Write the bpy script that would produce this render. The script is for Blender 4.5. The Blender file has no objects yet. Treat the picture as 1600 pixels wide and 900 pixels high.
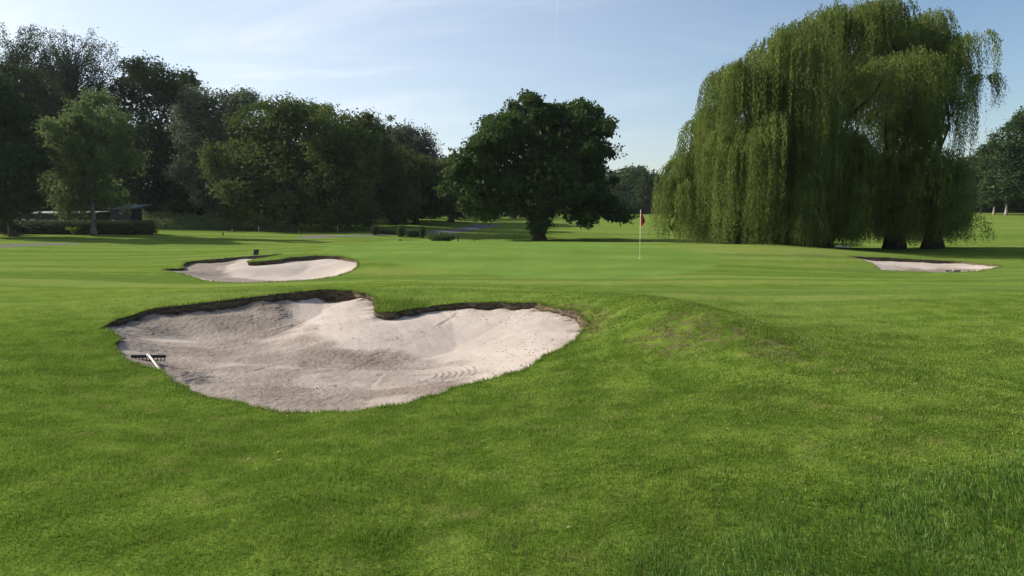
import bpy, math, random
import numpy as np
from mathutils import Vector, Quaternion
from mathutils.geometry import delaunay_2d_cdt

rng = np.random.default_rng(11)
random.seed(11)
scene = bpy.context.scene
COL = scene.collection

# ------------------------------------------------------------------ camera
FPX = 1100.0
CAM_Z = 2.2
PITCH = math.atan(120 / FPX)
cam_d = bpy.data.cameras.new('camera')
cam_d.sensor_width = 36.0
cam_d.lens = FPX / 1600 * 36.0
cam_d.clip_start = 0.1
cam_d.clip_end = 6000
cam = bpy.data.objects.new('camera', cam_d)
COL.objects.link(cam)
cam.location = (0, 0, CAM_Z)
cam.rotation_euler = (math.pi / 2 - PITCH, 0, 0)
scene.camera = cam
CP, SP = math.cos(PITCH), math.sin(PITCH)


def ray(u, v):
    a, b = (u - 800) / FPX, (450 - v) / FPX
    return np.array([a, CP + b * SP, -SP + b * CP])


def at(u, v, Y):
    """point on the sight line of a photo pixel at distance Y"""
    d = ray(u, v)
    t = Y / d[1]
    return np.array([d[0] * t, Y, CAM_Z + d[2] * t])


# ------------------------------------------------------------------ noise
def _hash(ix, iy, seed):
    h = (ix.astype(np.int64) * 374761393 + iy.astype(np.int64) * 668265263 + seed * 1274126177) & 0xFFFFFFFF
    h = ((h ^ (h >> 13)) * 1274126177) & 0xFFFFFFFF
    return ((h ^ (h >> 16)) & 0xFFFFFF) / float(0xFFFFFF)


def vnoise(x, y, seed=0):
    x = np.asarray(x, float); y = np.asarray(y, float)
    ix, iy = np.floor(x), np.floor(y)
    fx, fy = x - ix, y - iy
    fx = fx * fx * fx * (fx * (fx * 6 - 15) + 10); fy = fy * fy * fy * (fy * (fy * 6 - 15) + 10)
    a = _hash(ix, iy, seed); b = _hash(ix + 1, iy, seed)
    c = _hash(ix, iy + 1, seed); d = _hash(ix + 1, iy + 1, seed)
    return (a * (1 - fx) + b * fx) * (1 - fy) + (c * (1 - fx) + d * fx) * fy - 0.5


def fbm(x, y, seed=0, o=4):
    s, a, f = 0, 1.0, 1.0
    for k in range(o):
        s = s + a * vnoise(x * f + 17.3 * k, y * f - 9.1 * k, seed + k)
        a *= 0.5; f *= 2.03
    return s


def sstep(a, b, x):
    t = np.clip((x - a) / (b - a), 0, 1)
    return t * t * (3 - 2 * t)


# ------------------------------------------------------------------ terrain height
def gauss(x, y, cx, cy, sx, sy, rot=0.0):
    c, s = math.cos(rot), math.sin(rot)
    u = (x - cx) * c + (y - cy) * s
    w = -(x - cx) * s + (y - cy) * c
    return np.exp(-(u / sx) ** 2 - (w / sy) ** 2)


def zg(x, y):
    x = np.asarray(x, float); y = np.asarray(y, float)
    z = np.zeros(np.broadcast(x, y).shape)
    # hollow in front of the big bunker, raised back lips
    z = z - 0.36 * gauss(x, y, -3.0, 9.3, 4.2, 2.9)
    z = z + 0.26 * gauss(x, y, -2.6, 18.0, 4.5, 2.2)
    z = z + 0.16 * gauss(x, y, 0.2, 15.6, 2.0, 1.6)
    z = z + 0.20 * gauss(x, y, -7.2, 17.0, 3.0, 2.0)
    # ridge to the right of the bunker
    z = z + 0.58 * gauss(x, y, 2.95, 12.7, 1.35, 3.5, math.radians(22))
    z = z - 0.14 * gauss(x, y, 6.6, 14.0, 2.6, 4.0)
    # lips of the second and third bunker
    z = z - 0.16 * gauss(x, y, -10.0, 23.0, 3.5, 2.5)
    z = z + 0.20 * gauss(x, y, -8.5, 32.0, 5.5, 3.2)
    z = z + 0.15 * gauss(x, y, 18.0, 33.5, 5.0, 2.0)
    z = z - 0.12 * gauss(x, y, 17.0, 26.5, 4.0, 2.2)
    # green plateau
    r = np.sqrt(((x - 1.0) / 17.0) ** 2 + ((y - 39.0) / 13.0) ** 2)
    z = z + 0.42 * sstep(1.25, 0.45, r)
    z = z + 0.22 * gauss(x, y, 13.5, 36.0, 4.0, 3.0)
    # ground behind the green drops to the pond level, then the far fairway climbs
    right = sstep(-16, -5, x - (y - 60) * 0.05)
    drop = sstep(40.0, 53.0, y)
    far = np.interp(y, [0, 58, 62, 80, 110, 150, 200, 260, 400, 3000], [0, 0.0, 0.0, 0.25, 0.75, 1.25, 1.75, 2.6, 5, 20])
    z = z - 0.36 * drop * right + far * sstep(58, 80, y)
    z = z + 0.25 * sstep(-20, -34, x) * sstep(30, 60, y) * (1 - right)
    z = z + 0.9 * sstep(30, 75, x) * sstep(70, 130, y)
    # pond basin
    z = z - 0.60 * gauss(x, y, 13.5, 53.5, 10.5, 4.2) * right
    # gentle unevenness
    w = sstep(2.0, 8.0, y)
    z = z + 0.10 * fbm(x * 0.16, y * 0.16, 3, 3) * w + 0.035 * fbm(x * 0.7, y * 0.7, 5, 2)
    return z


def hit(u, v):
    """where the sight line of a photo pixel first meets the ground"""
    d = ray(u, v)
    t = np.concatenate([np.arange(2, 40, 0.01), np.arange(40, 400, 0.1)])
    h = CAM_Z + d[2] * t - zg(d[0] * t, d[1] * t)
    k = np.nonzero(h < 0)[0]
    t0 = t[k[0]] if len(k) else 300.0
    return np.array([d[0] * t0, d[1] * t0])


# ------------------------------------------------------------------ object helpers
def mesh_obj(name, verts, faces, mats, parent=None, smooth=False, matidx=None):
    """faces: an (n,3)/(n,4) array or a list of arrays / lists"""
    me = bpy.data.meshes.new(name)
    verts = np.asarray(verts, dtype=np.float32).reshape(-1, 3)
    if isinstance(faces, np.ndarray):
        n, k = faces.shape
        me.vertices.add(len(verts)); me.vertices.foreach_set('co', verts.ravel())
        me.loops.add(n * k); me.loops.foreach_set('vertex_index', faces.astype(np.int32).ravel())
        me.polygons.add(n)
        me.polygons.foreach_set('loop_start', np.arange(0, n * k, k, dtype=np.int32))
        me.polygons.foreach_set('loop_total', np.full(n, k, dtype=np.int32))
    else:
        me.from_pydata(verts.tolist(), [], [list(map(int, f)) for f in faces])
    if not isinstance(mats, (list, tuple)):
        mats = [mats]
    for m in mats:
        me.materials.append(m)
    if matidx is not None:
        me.polygons.foreach_set('material_index', np.asarray(matidx, dtype=np.int32))
    me.update(calc_edges=True)
    me.validate()
    if smooth:
        me.polygons.foreach_set('use_smooth', np.ones(len(me.polygons), dtype=bool))
    o = bpy.data.objects.new(name, me)
    COL.objects.link(o)
    if parent is not None:
        o.parent = parent
    return o


def thing(name, label, cat, loc=(0, 0, 0), group=None):
    o = bpy.data.objects.new(name, None)
    o.empty_display_size = 0.3
    COL.objects.link(o)
    o.location = loc
    o['label'] = label
    o['category'] = cat
    if group:
        o['group'] = group
    return o


def tag(o, label, cat, group=None):
    o['label'] = label
    o['category'] = cat
    if group:
        o['group'] = group
    return o


def structure(o, label=None):
    o['kind'] = 'structure'
    if label:
        o['label'] = label
    return o


class MB:
    """collects boxes, tubes and sheets into one mesh"""
    def __init__(self):
        self.v, self.f = [], []

    def add(self, v, f):
        b = len(self.v)
        self.v += [tuple(map(float, p)) for p in v]
        self.f += [[b + i for i in q] for q in f]

    def box(self, c, s, rz=0.0, bev=0.0):
        cx, cy, cz = c; hx, hy, hz = s[0] / 2, s[1] / 2, s[2] / 2
        b = min(bev, hx * .9, hy * .9, hz * .9)
        vs = []
        if b > 0:
            ring = [(-hx + b, -hy), (hx - b, -hy), (hx, -hy + b), (hx, hy - b), (hx - b, hy), (-hx + b, hy), (-hx, hy - b), (-hx, -hy + b)]
            lay = [(-hz, .0), (-hz + b, 1), (hz - b, 1), (hz, .0)]
            for z, k in lay:
                for x, y in ring:
                    q = 1.0 if k else 1.0
                    xx = x if k else x * (1 - b / hx); yy = y if k else y * (1 - b / hy)
                    vs.append((xx * q, yy * q, z))
            fs = []
            for L in range(3):
                for i in range(8):
                    j = (i + 1) % 8
                    fs.append([L * 8 + i, L * 8 + j, L * 8 + 8 + j, L * 8 + 8 + i])
            fs.append(list(range(7, -1, -1))); fs.append(list(range(24, 32)))
        else:
            vs = [(-hx, -hy, -hz), (hx, -hy, -hz), (hx, hy, -hz), (-hx, hy, -hz), (-hx, -hy, hz), (hx, -hy, hz), (hx, hy, hz), (-hx, hy, hz)]
            fs = [[3, 2, 1, 0], [4, 5, 6, 7], [0, 1, 5, 4], [1, 2, 6, 5], [2, 3, 7, 6], [3, 0, 4, 7]]
        c_, s_ = math.cos(rz), math.sin(rz)
        self.add([(cx + x * c_ - y * s_, cy + x * s_ + y * c_, cz + z) for x, y, z in vs], fs)

    def tube(self, pts, rad, n=7, cap=True):
        pts = [Vector(p) for p in pts]
        if not hasattr(rad, '__len__'):
            rad = [rad] * len(pts)
        vs, fs = [], []
        up = None
        for i, p in enumerate(pts):
            t = (pts[min(i + 1, len(pts) - 1)] - pts[max(i - 1, 0)])
            if t.length < 1e-9:
                t = Vector((0, 0, 1))
            t.normalize()
            if up is None:
                up = t.orthogonal().normalized()
            else:
                up = (up - t * up.dot(t))
                up = up.normalized() if up.length > 1e-6 else t.orthogonal().normalized()
            w = t.cross(up)
            for k in range(n):
                a = 2 * math.pi * k / n
                vs.append(p + (up * math.cos(a) + w * math.sin(a)) * rad[i])
        for i in range(len(pts) - 1):
            for k in range(n):
                j = (k + 1) % n
                fs.append([i * n + k, i * n + j, (i + 1) * n + j, (i + 1) * n + k])
        if cap:
            fs.append(list(range(n - 1, -1, -1)))
            fs.append([(len(pts) - 1) * n + k for k in range(n)])
        self.add(vs, fs)

    def lathe(self, c, prof, n=12):
        vs, fs = [], []
        for r, z in prof:
            for k in range(n):
                a = 2 * math.pi * k / n
                vs.append((c[0] + r * math.cos(a), c[1] + r * math.sin(a), c[2] + z))
        for i in range(len(prof) - 1):
            for k in range(n):
                j = (k + 1) % n
                fs.append([i * n + k, i * n + j, (i + 1) * n + j, (i + 1) * n + k])
        fs.append(list(range(n - 1, -1, -1)))
        fs.append([(len(prof) - 1) * n + k for k in range(n)])
        self.add(vs, fs)

    def build(self, name, mat, parent=None, smooth=False):
        return mesh_obj(name, self.v, self.f, mat, parent, smooth)


# ------------------------------------------------------------------ materials
def new_mat(name):
    m = bpy.data.materials.new(name)
    m.use_nodes = True
    m.node_tree.nodes.clear()
    return m, m.node_tree.nodes, m.node_tree.links


class NT:
    def __init__(self, name):
        self.m, self.n, self.l = new_mat(name)

    def node(self, t, **kw):
        o = self.n.new(t)
        for k, v in kw.items():
            setattr(o, k, v)
        return o

    def set(self, sock, v):
        if isinstance(v, bpy.types.NodeSocket):
            self.l.new(v, sock)
        else:
            if hasattr(sock.default_value, '__len__') and len(sock.default_value) == 4 and len(v) == 3:
                v = (*v, 1)
            sock.default_value = v

    def math(self, op, a, b=0.0, c=None, clamp=False):
        o = self.node('ShaderNodeMath', operation=op, use_clamp=clamp)
        self.set(o.inputs[0], a); self.set(o.inputs[1], b)
        if c is not None:
            self.set(o.inputs[2], c)
        return o.outputs[0]

    def mix(self, f, a, b, blend='MIX'):
        o = self.node('ShaderNodeMix', data_type='RGBA', blend_type=blend)
        self.set(o.inputs[0], f); self.set(o.inputs[6], a); self.set(o.inputs[7], b)
        return o.outputs[2]

    def noise(self, vec, scale, detail=3, rough=0.55, dist=0.0):
        o = self.node('ShaderNodeTexNoise')
        self.l.new(vec, o.inputs['Vector'])
        o.inputs['Scale'].default_value = scale
        o.inputs['Detail'].default_value = detail
        o.inputs['Roughness'].default_value = rough
        o.inputs['Distortion'].default_value = dist
        return o.outputs['Fac']

    def range(self, v, a, b, c=0.0, d=1.0):
        o = self.node('ShaderNodeMapRange', interpolation_type='SMOOTHSTEP')
        self.set(o.inputs[0], v)
        o.inputs[1].default_value = a; o.inputs[2].default_value = b
        o.inputs[3].default_value = c; o.inputs[4].default_value = d
        return o.outputs[0]

    def pos(self):
        return self.node('ShaderNodeNewGeometry').outputs['Position']

    def vmul(self, v, s):
        o = self.node('ShaderNodeVectorMath', operation='MULTIPLY')
        self.l.new(v, o.inputs[0]); o.inputs[1].default_value = s
        return o.outputs[0]

    def dist(self, v, p):
        o = self.node('ShaderNodeVectorMath', operation='DISTANCE')
        self.l.new(v, o.inputs[0]); o.inputs[1].default_value = p
        return o.outputs['Value']

    def out(self, sh):
        o = self.node('ShaderNodeOutputMaterial')
        self.l.new(sh, o.inputs['Surface'])
        return self.m

    def principled(self, color, rough=0.8, bump=None, bstr=0.3, bdist=0.02, spec=0.3, metal=0.0):
        p = self.node('ShaderNodeBsdfPrincipled')
        self.set(p.inputs['Base Color'], color)
        self.set(p.inputs['Roughness'], rough)
        p.inputs['Specular IOR Level'].default_value = spec
        p.inputs['Metallic'].default_value = metal
        if bump is not None:
            b = self.node('ShaderNodeBump')
            b.inputs['Strength'].default_value = bstr
            b.inputs['Distance'].default_value = bdist
            self.l.new(bump, b.inputs['Height'])
            self.l.new(b.outputs[0], p.inputs['Normal'])
        return p.outputs[0]


WEAR = []          # filled below: (x, y, radius)


def turf_colour(t, base_a, base_b, dry, flat, wear=True, stripe=0.0, drycov=(0.52, 0.75)):
    """shared colouring of mown turf: patches, dry bits, mowing bands, worn spots"""
    big = t.noise(flat, 0.35, 3)
    mid = t.noise(flat, 1.6, 4, 0.6)
    c = t.mix(t.range(mid, 0.38, 0.62), base_a, base_b)
    c = t.mix(t.range(t.noise(flat, 7.5, 4, 0.7), 0.45, 0.65, 0.0, 0.35), c, tuple(q * .5 for q in base_a))
    d = t.math('MULTIPLY', t.range(t.noise(flat, 2.7, 5, 0.65), *drycov), t.range(big, 0.38, 0.62, 0.1, 0.75))
    c = t.mix(d, c, dry)
    if stripe:
        sv = t.vmul(flat, (0.055, 0.42, 0.0))
        s = t.range(t.noise(sv, 1.0, 2, 0.5), 0.38, 0.62)
        c = t.mix(t.math('MULTIPLY', s, stripe), c, (0.190, 0.235, 0.060))
        sv2 = t.vmul(flat, (0.03, 0.9, 0.0))
        s2 = t.range(t.noise(sv2, 1.0, 1, 0.5), 0.45, 0.6)
        c = t.mix(t.math('MULTIPLY', s2, stripe * 0.7), c, (0.058, 0.120, 0.02))
    if wear:
        for (x, y, r) in WEAR:
            dd = t.dist(flat, (x, y, 0))
            m = t.math('MULTIPLY', t.range(dd, 0.2 * r, r, 1, 0), t.range(t.noise(flat, 5.0, 4, 0.7), 0.42, 0.6))
            c = t.mix(t.math('MULTIPLY', m, 0.75), c, (0.125, 0.092, 0.050))
    return c


def leaf_mat(name, dark, light, trans=0.3, gloss=0.05, rough=0.6, tcol=None, nsc=.55, nw=.4):
    t = NT(name)
    g = t.node('ShaderNodeNewGeometry')
    oi = t.node('ShaderNodeObjectInfo')
    r = g.outputs['Random Per Island']
    n = t.noise(g.outputs['Position'], nsc, 2)
    f = t.math('ADD', t.math('MULTIPLY', r, 1 - nw), t.math('MULTIPLY', t.range(n, 0.35, 0.65), nw))
    c = t.mix(f, dark, light)
    hs = t.node('ShaderNodeHueSaturation')
    t.l.new(t.math('ADD', 0.485, t.math('MULTIPLY', oi.outputs['Random'], 0.03)), hs.inputs['Hue'])
    t.l.new(t.math('ADD', 0.85, t.math('MULTIPLY', oi.outputs['Random'], 0.3)), hs.inputs['Value'])
    t.l.new(c, hs.inputs['Color'])
    c = hs.outputs['Color']
    d = t.node('ShaderNodeBsdfDiffuse'); t.l.new(c, d.inputs[0])
    tr = t.node('ShaderNodeBsdfTranslucent')
    t.l.new(t.mix(0.5, c, tcol or tuple(min(1, q * 1.6) for q in light)), tr.inputs[0])
    m1 = t.node('ShaderNodeMixShader'); m1.inputs[0].default_value = trans
    t.l.new(d.outputs[0], m1.inputs[1]); t.l.new(tr.outputs[0], m1.inputs[2])
    gl = t.node('ShaderNodeBsdfGlossy'); gl.inputs['Roughness'].default_value = rough
    gl.inputs[0].default_value = (0.5, 0.53, 0.5, 1)
    m2 = t.node('ShaderNodeMixShader'); m2.inputs[0].default_value = gloss * .5
    t.l.new(m1.outputs[0], m2.inputs[1]); t.l.new(gl.outputs[0], m2.inputs[2])
    return t.out(m2.outputs[0])


def plain_mat(name, col, rough=0.6, var=0.25, scale=6.0, spec=0.3, metal=0.0, bstr=0.15):
    t = NT(name)
    p = t.node('ShaderNodeTexCoord').outputs['Object']
    n = t.noise(p, scale, 4)
    c = t.mix(t.range(n, 0.3, 0.7), tuple(q * (1 - var) for q in col), tuple(min(1, q * (1 + var)) for q in col))
    return t.out(t.principled(c, rough, n, bstr, 0.01, spec, metal))


def bark_mat(name, a, b, sc=3.0):
    t = NT(name)
    p = t.vmul(t.node('ShaderNodeTexCoord').outputs['Object'], (1, 1, 0.25))
    n = t.noise(p, sc * 3, 5, 0.65)
    return t.out(t.principled(t.mix(t.range(n, 0.35, 0.65), a, b), 0.9, n, 0.8, 0.05, 0.1))


# ------------------------------------------------------------------ outlines (traced on the photograph, laid on the terrain)
B1 = [(155, 512, .06), (190, 497, .13), (240, 483, .16), (300, 475, .17), (360, 468, .17), (420, 461, .18), (470, 456, .18), (505, 452, .22),
      (540, 454, .20), (570, 459, .18), (590, 466, .16), (589, 473, .18), (586, 480, .20), (590, 487, .20), (604, 488, .20), (628, 486, .18), (661, 480, .18),
      (701, 475, .18), (744, 473, .17), (787, 473, .17), (830, 474, .17), (868, 479, .17), (900, 488, .24), (914, 501, .26), (911, 518, .20),
      (886, 538, .10), (854, 555, .06), (816, 575, .05), (773, 590, .05), (740, 599, .05), (707, 607, .05), (672, 618, .05), (629, 630, .05),
      (572, 640, .05), (510, 645, .06), (456, 644, .06), (410, 637, .06), (348, 624, .06), (317, 617, .06), (292, 605, .07), (270, 591, .08),
      (254, 581, .08), (233, 575, .07), (205, 567, .06), (185, 555, .07), (178, 543, .09), (183, 530, .09), (181, 521, .07), (166, 515, .05)]
B2 = [(257, 420.5, .10), (272, 419.5, .12), (288, 418.5, .12), (285, 414.5, .16), (292, 410, .22), (310, 407, .24), (336, 405, .24), (367, 402, .22), (389, 400.3, .20), (412, 398.8, .16),
      (430, 397.2, .10), (439, 397, .06), (428, 399.5, .10), (410, 403, .16), (394, 406.5, .2), (388, 409.5, .18), (401, 409, .2), (431, 406, .22), (463, 401.5, .22),
      (495, 399.5, .2), (527, 401, .2), (548, 405, .18), (558, 411, .12), (552, 421, .06), (537, 428, .05), (506, 435, .05), (463, 439, .05),
      (410, 441, .05), (367, 442, .05), (325, 439, .05), (299, 432, .05), (284, 427, .05), (262, 424, .05)]
B3 = [(1326, 400.5, .08), (1347, 401.2, .16), (1375, 402.2, .24), (1401, 403.2, .24), (1431, 405, .22), (1461, 406.4, .2), (1487, 408, .18), (1516, 410.3, .15),
      (1540, 413, .10), (1562, 415.5, .05), (1544, 420.5, .05), (1516, 424, .05), (1478, 426, .05), (1441, 425, .05), (1403, 423.3, .06), (1374, 421.3, .10),
      (1369, 417, .16), (1356, 409.5, .14), (1340, 404.5, .1)]
GREEN = [(504, 389), (516, 384.5), (545, 381), (580, 379), (640, 376.8), (700, 375.4), (770, 375.2), (850, 375.6), (930, 378.5), (1000, 383), (1060, 388.5), (1105, 395),
         (1128, 403), (1128, 412), (1100, 421), (1050, 429), (980, 434), (900, 435.5), (820, 433), (740, 427), (660, 418), (590, 408.5), (540, 400), (513, 394)]
PATH1 = [(-40, 389), (30, 385), (80, 383), (122, 381.2), (130, 379.8), (90, 380.2), (40, 381.5), (-40, 384.5)]
PATH2 = [(470, 372.8), (520, 370.5), (560, 369.2), (604, 367.6), (622, 366.2), (620, 363.6), (606, 364.6), (570, 366.8), (520, 367.8), (470, 369.6)]
PATH3 = [(648, 362), (690, 360), (722, 356), (738, 351.5), (772, 350), (784, 350.6), (768, 354.5), (742, 359.5), (705, 363.8), (668, 364.6)]


def catmull(P, step, close=True):
    P = np.asarray(P, float)
    n = len(P); out = []
    for i in range(n):
        p0, p1, p2, p3 = P[(i - 1) % n], P[i], P[(i + 1) % n], P[(i + 2) % n]
        L = np.linalg.norm(p2[:2] - p1[:2])
        k = max(1, int(round(L / step)))
        for j in range(k):
            t = j / k
            out.append(0.5 * ((2 * p1) + (-p0 + p2) * t + (2 * p0 - 5 * p1 + 4 * p2 - p3) * t * t + (-p0 + 3 * p1 - 3 * p2 + p3) * t ** 3))
    return np.array(out)


def lay(P, step, extra=True):
    Q = []
    for p in P:
        h = hit(p[0], p[1])
        Q.append([h[0], h[1], p[2] if len(p) > 2 else 0.0])
    return catmull(Q, step)


def in_poly(x, y, P):
    x = np.asarray(x); y = np.asarray(y)
    c = np.zeros(x.shape, bool)
    bx0, by0 = P[:, 0].min(), P[:, 1].min(); bx1, by1 = P[:, 0].max(), P[:, 1].max()
    s = np.nonzero((x >= bx0) & (x <= bx1) & (y >= by0) & (y <= by1))[0]
    if len(s) == 0:
        return c
    xs, ys = x[s], y[s]
    cc = np.zeros(len(s), bool)
    n = len(P)
    for i in range(n):
        x1, y1 = P[i, 0], P[i, 1]; x2, y2 = P[(i + 1) % n, 0], P[(i + 1) % n, 1]
        if y1 == y2:
            continue
        cond = ((y1 > ys) != (y2 > ys)) & (xs < (x2 - x1) * (ys - y1) / (y2 - y1) + x1)
        cc ^= cond
    c[s] = cc
    return c


def near_poly(x, y, P, want_arg=False):
    """distance to the polygon's points"""
    d = np.full(len(x), 1e9); a = np.zeros(len(x), int)
    for k in range(0, len(x), 4000):
        dd = (x[k:k + 4000, None] - P[None, :, 0]) ** 2 + (y[k:k + 4000, None] - P[None, :, 1]) ** 2
        a[k:k + 4000] = dd.argmin(1)
        d[k:k + 4000] = np.sqrt(dd.min(1))
    return (d, a) if want_arg else d


O1 = lay(B1, 0.07); O2 = lay(B2, 0.12); O3 = lay(B3, 0.14)


def ragged(P, amp, sc, seed):
    t = np.roll(P[:, :2], -1, 0) - np.roll(P[:, :2], 1, 0)
    t /= np.linalg.norm(t, axis=1)[:, None] + 1e-9
    nrm = np.stack([t[:, 1], -t[:, 0]], 1)
    P = P.copy()
    P[:, :2] += nrm * (amp * fbm(P[:, 0] * sc, P[:, 1] * sc, seed, 3))[:, None]
    return P


for P_, sc_ in ((O1, 2.2), (O2, 1.2), (O3, 1.2)):
    P_[:, 2] *= (1.0 if P_ is O1 else .62) * (1 + 0.7 * fbm(P_[:, 0] * sc_, P_[:, 1] * sc_, 19, 3))
O1 = ragged(O1, 0.13, 3.0, 21); O2 = ragged(O2, 0.10, 2.5, 22); O3 = ragged(O3, 0.12, 2.0, 23)
OG = lay(GREEN, 0.6); OP1 = lay(PATH1, 1.0); OP2 = lay(PATH2, 1.2); OP3 = lay(PATH3, 1.5)
BUNK = [O1, O2, O3]
for (u, v, r) in [(1078, 500, .75), (1070, 535, .85), (1020, 525, .6), (1220, 545, .7), (928, 500, .75), (897, 484, .65), (922, 520, .5), (906, 492, .5), (920, 510, .5), (880, 479, .4), (1268, 399, 1.3), (1140, 520, .5)]:
    h = hit(u, v); WEAR.append((h[0], h[1], r))

# ------------------------------------------------------------------ ground sheet(s)
pts = []
d = 1.2
row = 0
while d < 2600:
    ratio = 1.022 if d < 70 else 1.06
    n = 190 if d < 70 else 90
    a = np.linspace(-1.15, 1.15, n) + (0.5 * (row % 2)) * 2.3 / n
    a = a + rng.normal(0, 0.15 * 2.3 / n, n)
    r = d * (1 + rng.normal(0, 0.15 * (ratio - 1), n))
    pts.append(np.stack([r * np.sin(a), r * np.cos(a)], 1))
    d *= ratio; row += 1
# coarse sheet around and behind the camera
for r in (3, 8, 20, 50, 120, 300, 800, 2600):
    a = np.linspace(1.25, 2 * math.pi - 1.25, 40)
    pts.append(np.stack([r * np.sin(a), r * np.cos(a)], 1))
pts.append(np.array([[0.01, 0.02], [0.5, -0.4], [-0.5, -0.5]]))
G = np.concatenate(pts)
keep = np.ones(len(G), bool)
for P, m in ((O1, .05), (O2, .08), (O3, .08), (OG, .2), (OP1, .3), (OP2, .3), (OP3, .4)):
    s = np.nonzero((G[:, 0] > P[:, 0].min() - 2) & (G[:, 0] < P[:, 0].max() + 2) & (G[:, 1] > P[:, 1].min() - 2) & (G[:, 1] < P[:, 1].max() + 2))[0]
    dd = near_poly(G[s, 0], G[s, 1], P)
    keep[s[dd < m]] = False
G = G[keep]
V2 = [Vector((float(a), float(b))) for a, b in G]
E2 = []
for P in (O1, O2, O3, OG, OP1, OP2, OP3):
    b = len(V2); n = len(P)
    V2 += [Vector((float(p[0]), float(p[1]))) for p in P]
    E2 += [(b + i, b + (i + 1) % n) for i in range(n)]
ov, oe, of, *_ = delaunay_2d_cdt(V2, E2, [], 0, 1e-5)
OV = np.array([(p.x, p.y) for p in ov]); OF = np.array(of)
cx, cy = OV[OF, 0].mean(1), OV[OF, 1].mean(1)
region = np.zeros(len(OF), int)
for P in BUNK:
    region[in_poly(cx, cy, P)] = -1
region[in_poly(cx, cy, OG) & (region == 0)] = 1
for P in (OP1, OP2, OP3):
    region[in_poly(cx, cy, P) & (region == 0)] = 2
Z = zg(OV[:, 0], OV[:, 1])
V3 = np.column_stack([OV, Z])


def sub_mesh(sel):
    f = OF[sel]
    u, inv = np.unique(f, return_inverse=True)
    return V3[u], inv.reshape(f.shape)


# turf of the ground
t = NT('turf')
flat = t.vmul(t.pos(), (1, 1, 0))
c = turf_colour(t, (0.078, 0.124, 0.016), (0.136, 0.196, 0.030), (0.200, 0.182, 0.064), flat, True, 0.0)
yy = t.node('ShaderNodeSeparateXYZ'); t.l.new(flat, yy.inputs[0])
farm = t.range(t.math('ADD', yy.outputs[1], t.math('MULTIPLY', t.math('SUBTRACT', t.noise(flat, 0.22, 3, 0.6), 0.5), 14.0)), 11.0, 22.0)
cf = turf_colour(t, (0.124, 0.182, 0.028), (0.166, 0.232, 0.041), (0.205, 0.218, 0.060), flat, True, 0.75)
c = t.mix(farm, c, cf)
ga = t.node('ShaderNodeAttribute', attribute_name='green_mix').outputs['Fac']
gc = t.mix(t.range(t.noise(flat, 0.5, 3), 0.35, 0.65), (0.132, 0.212, 0.044), (0.162, 0.248, 0.054))
gc = t.mix(t.range(t.noise(t.vmul(flat, (0.05, 0.55, 0.0)), 1.0, 2), 0.4, 0.62, 0, 0.6), gc, (0.112, 0.186, 0.034))
gm = t.range(t.math('ADD', ga, t.math('MULTIPLY', t.math('SUBTRACT', t.noise(flat, 1.2, 4, 0.7), 0.5), 0.5)), 0.3, 0.7)
c = t.mix(gm, c, gc)
fine = t.noise(flat, 38.0, 3, 0.7)
clump = t.noise(flat, 9.0, 4, 0.65)
c = t.mix(t.range(fine, 0.35, 0.65, 0.0, 0.35), c, (0.020, 0.045, 0.008), 'MIX')
h = t.math('ADD', t.math('MULTIPLY', fine, 0.5), clump)
MAT_TURF = t.out(t.principled(c, 1.0, h, 0.55, 0.05, 0.0))

t = NT('path_tarmac')
flat = t.vmul(t.pos(), (1, 1, 0))
n = t.noise(flat, 3.0, 5, 0.7)
MAT_PATH = t.out(t.principled(t.mix(n, (0.10, 0.095, 0.10), (0.17, 0.16, 0.165)), 1.0, n, 0.3, 0.02, 0.0))

v, f = sub_mesh(region == 0)
def green_mix(o, v):
    P = catmull(np.column_stack([OG[:, :2], OG[:, 0] * 0]), .3)
    k = (np.abs(v[:, 0]) < 40) & (v[:, 1] > 15) & (v[:, 1] < 70)
    g = np.zeros(len(v))
    sd_ = near_poly(v[k, 0], v[k, 1], P) * np.where(in_poly(v[k, 0], v[k, 1], P), 1, -1)
    g[k] = sstep(-1.1, 1.1, sd_)
    a_ = o.data.attributes.new('green_mix', 'FLOAT', 'POINT')
    a_.data.foreach_set('value', g.astype(np.float32))


o = structure(mesh_obj('ground', v, f, MAT_TURF, smooth=True), 'rolling mown golf course turf'); green_mix(o, v)
v, f = sub_mesh(region == 1)
o = structure(mesh_obj('putting_green', v, f, MAT_TURF, smooth=True), 'smooth closely mown putting green'); green_mix(o, v)
v, f = sub_mesh(region == 2)
structure(mesh_obj('path', v, f, MAT_PATH, smooth=True), 'grey cart path')

# ------------------------------------------------------------------ bunkers
t = NT('bunker_sand')
p = t.pos()
flat = t.vmul(p, (1, 1, 0))
at_n = t.node('ShaderNodeAttribute', attribute_name='rough_sand')
rs = at_n.outputs['Fac']
n1 = t.noise(flat, 1.3, 4, 0.6)
n2 = t.noise(flat, 28.0, 4, 0.7)
n3 = t.noise(flat, 75.0, 2, 0.6)
smooth_c = t.mix(t.range(n1, 0.3, 0.7), (0.375, 0.317, 0.272), (0.430, 0.368, 0.320))
rough_c = t.mix(t.range(n1, 0.3, 0.7), (0.198, 0.160, 0.132), (0.258, 0.212, 0.176))
c = t.mix(rs, smooth_c, rough_c)
c = t.mix(t.math('MULTIPLY', t.range(n2, 0.52, 0.68), t.math('ADD', 0.10, t.math('MULTIPLY', rs, 0.55))), c, (0.16, 0.125, 0.095))
hh = t.math('ADD', n2, t.math('MULTIPLY', n3, 0.4))
hh = t.math('MULTIPLY', hh, t.math('ADD', 0.25, t.math('MULTIPLY', rs, 0.9)))
MAT_SAND = t.out(t.principled(c, 0.95, hh, 0.75, 0.035, 0.1))

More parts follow.
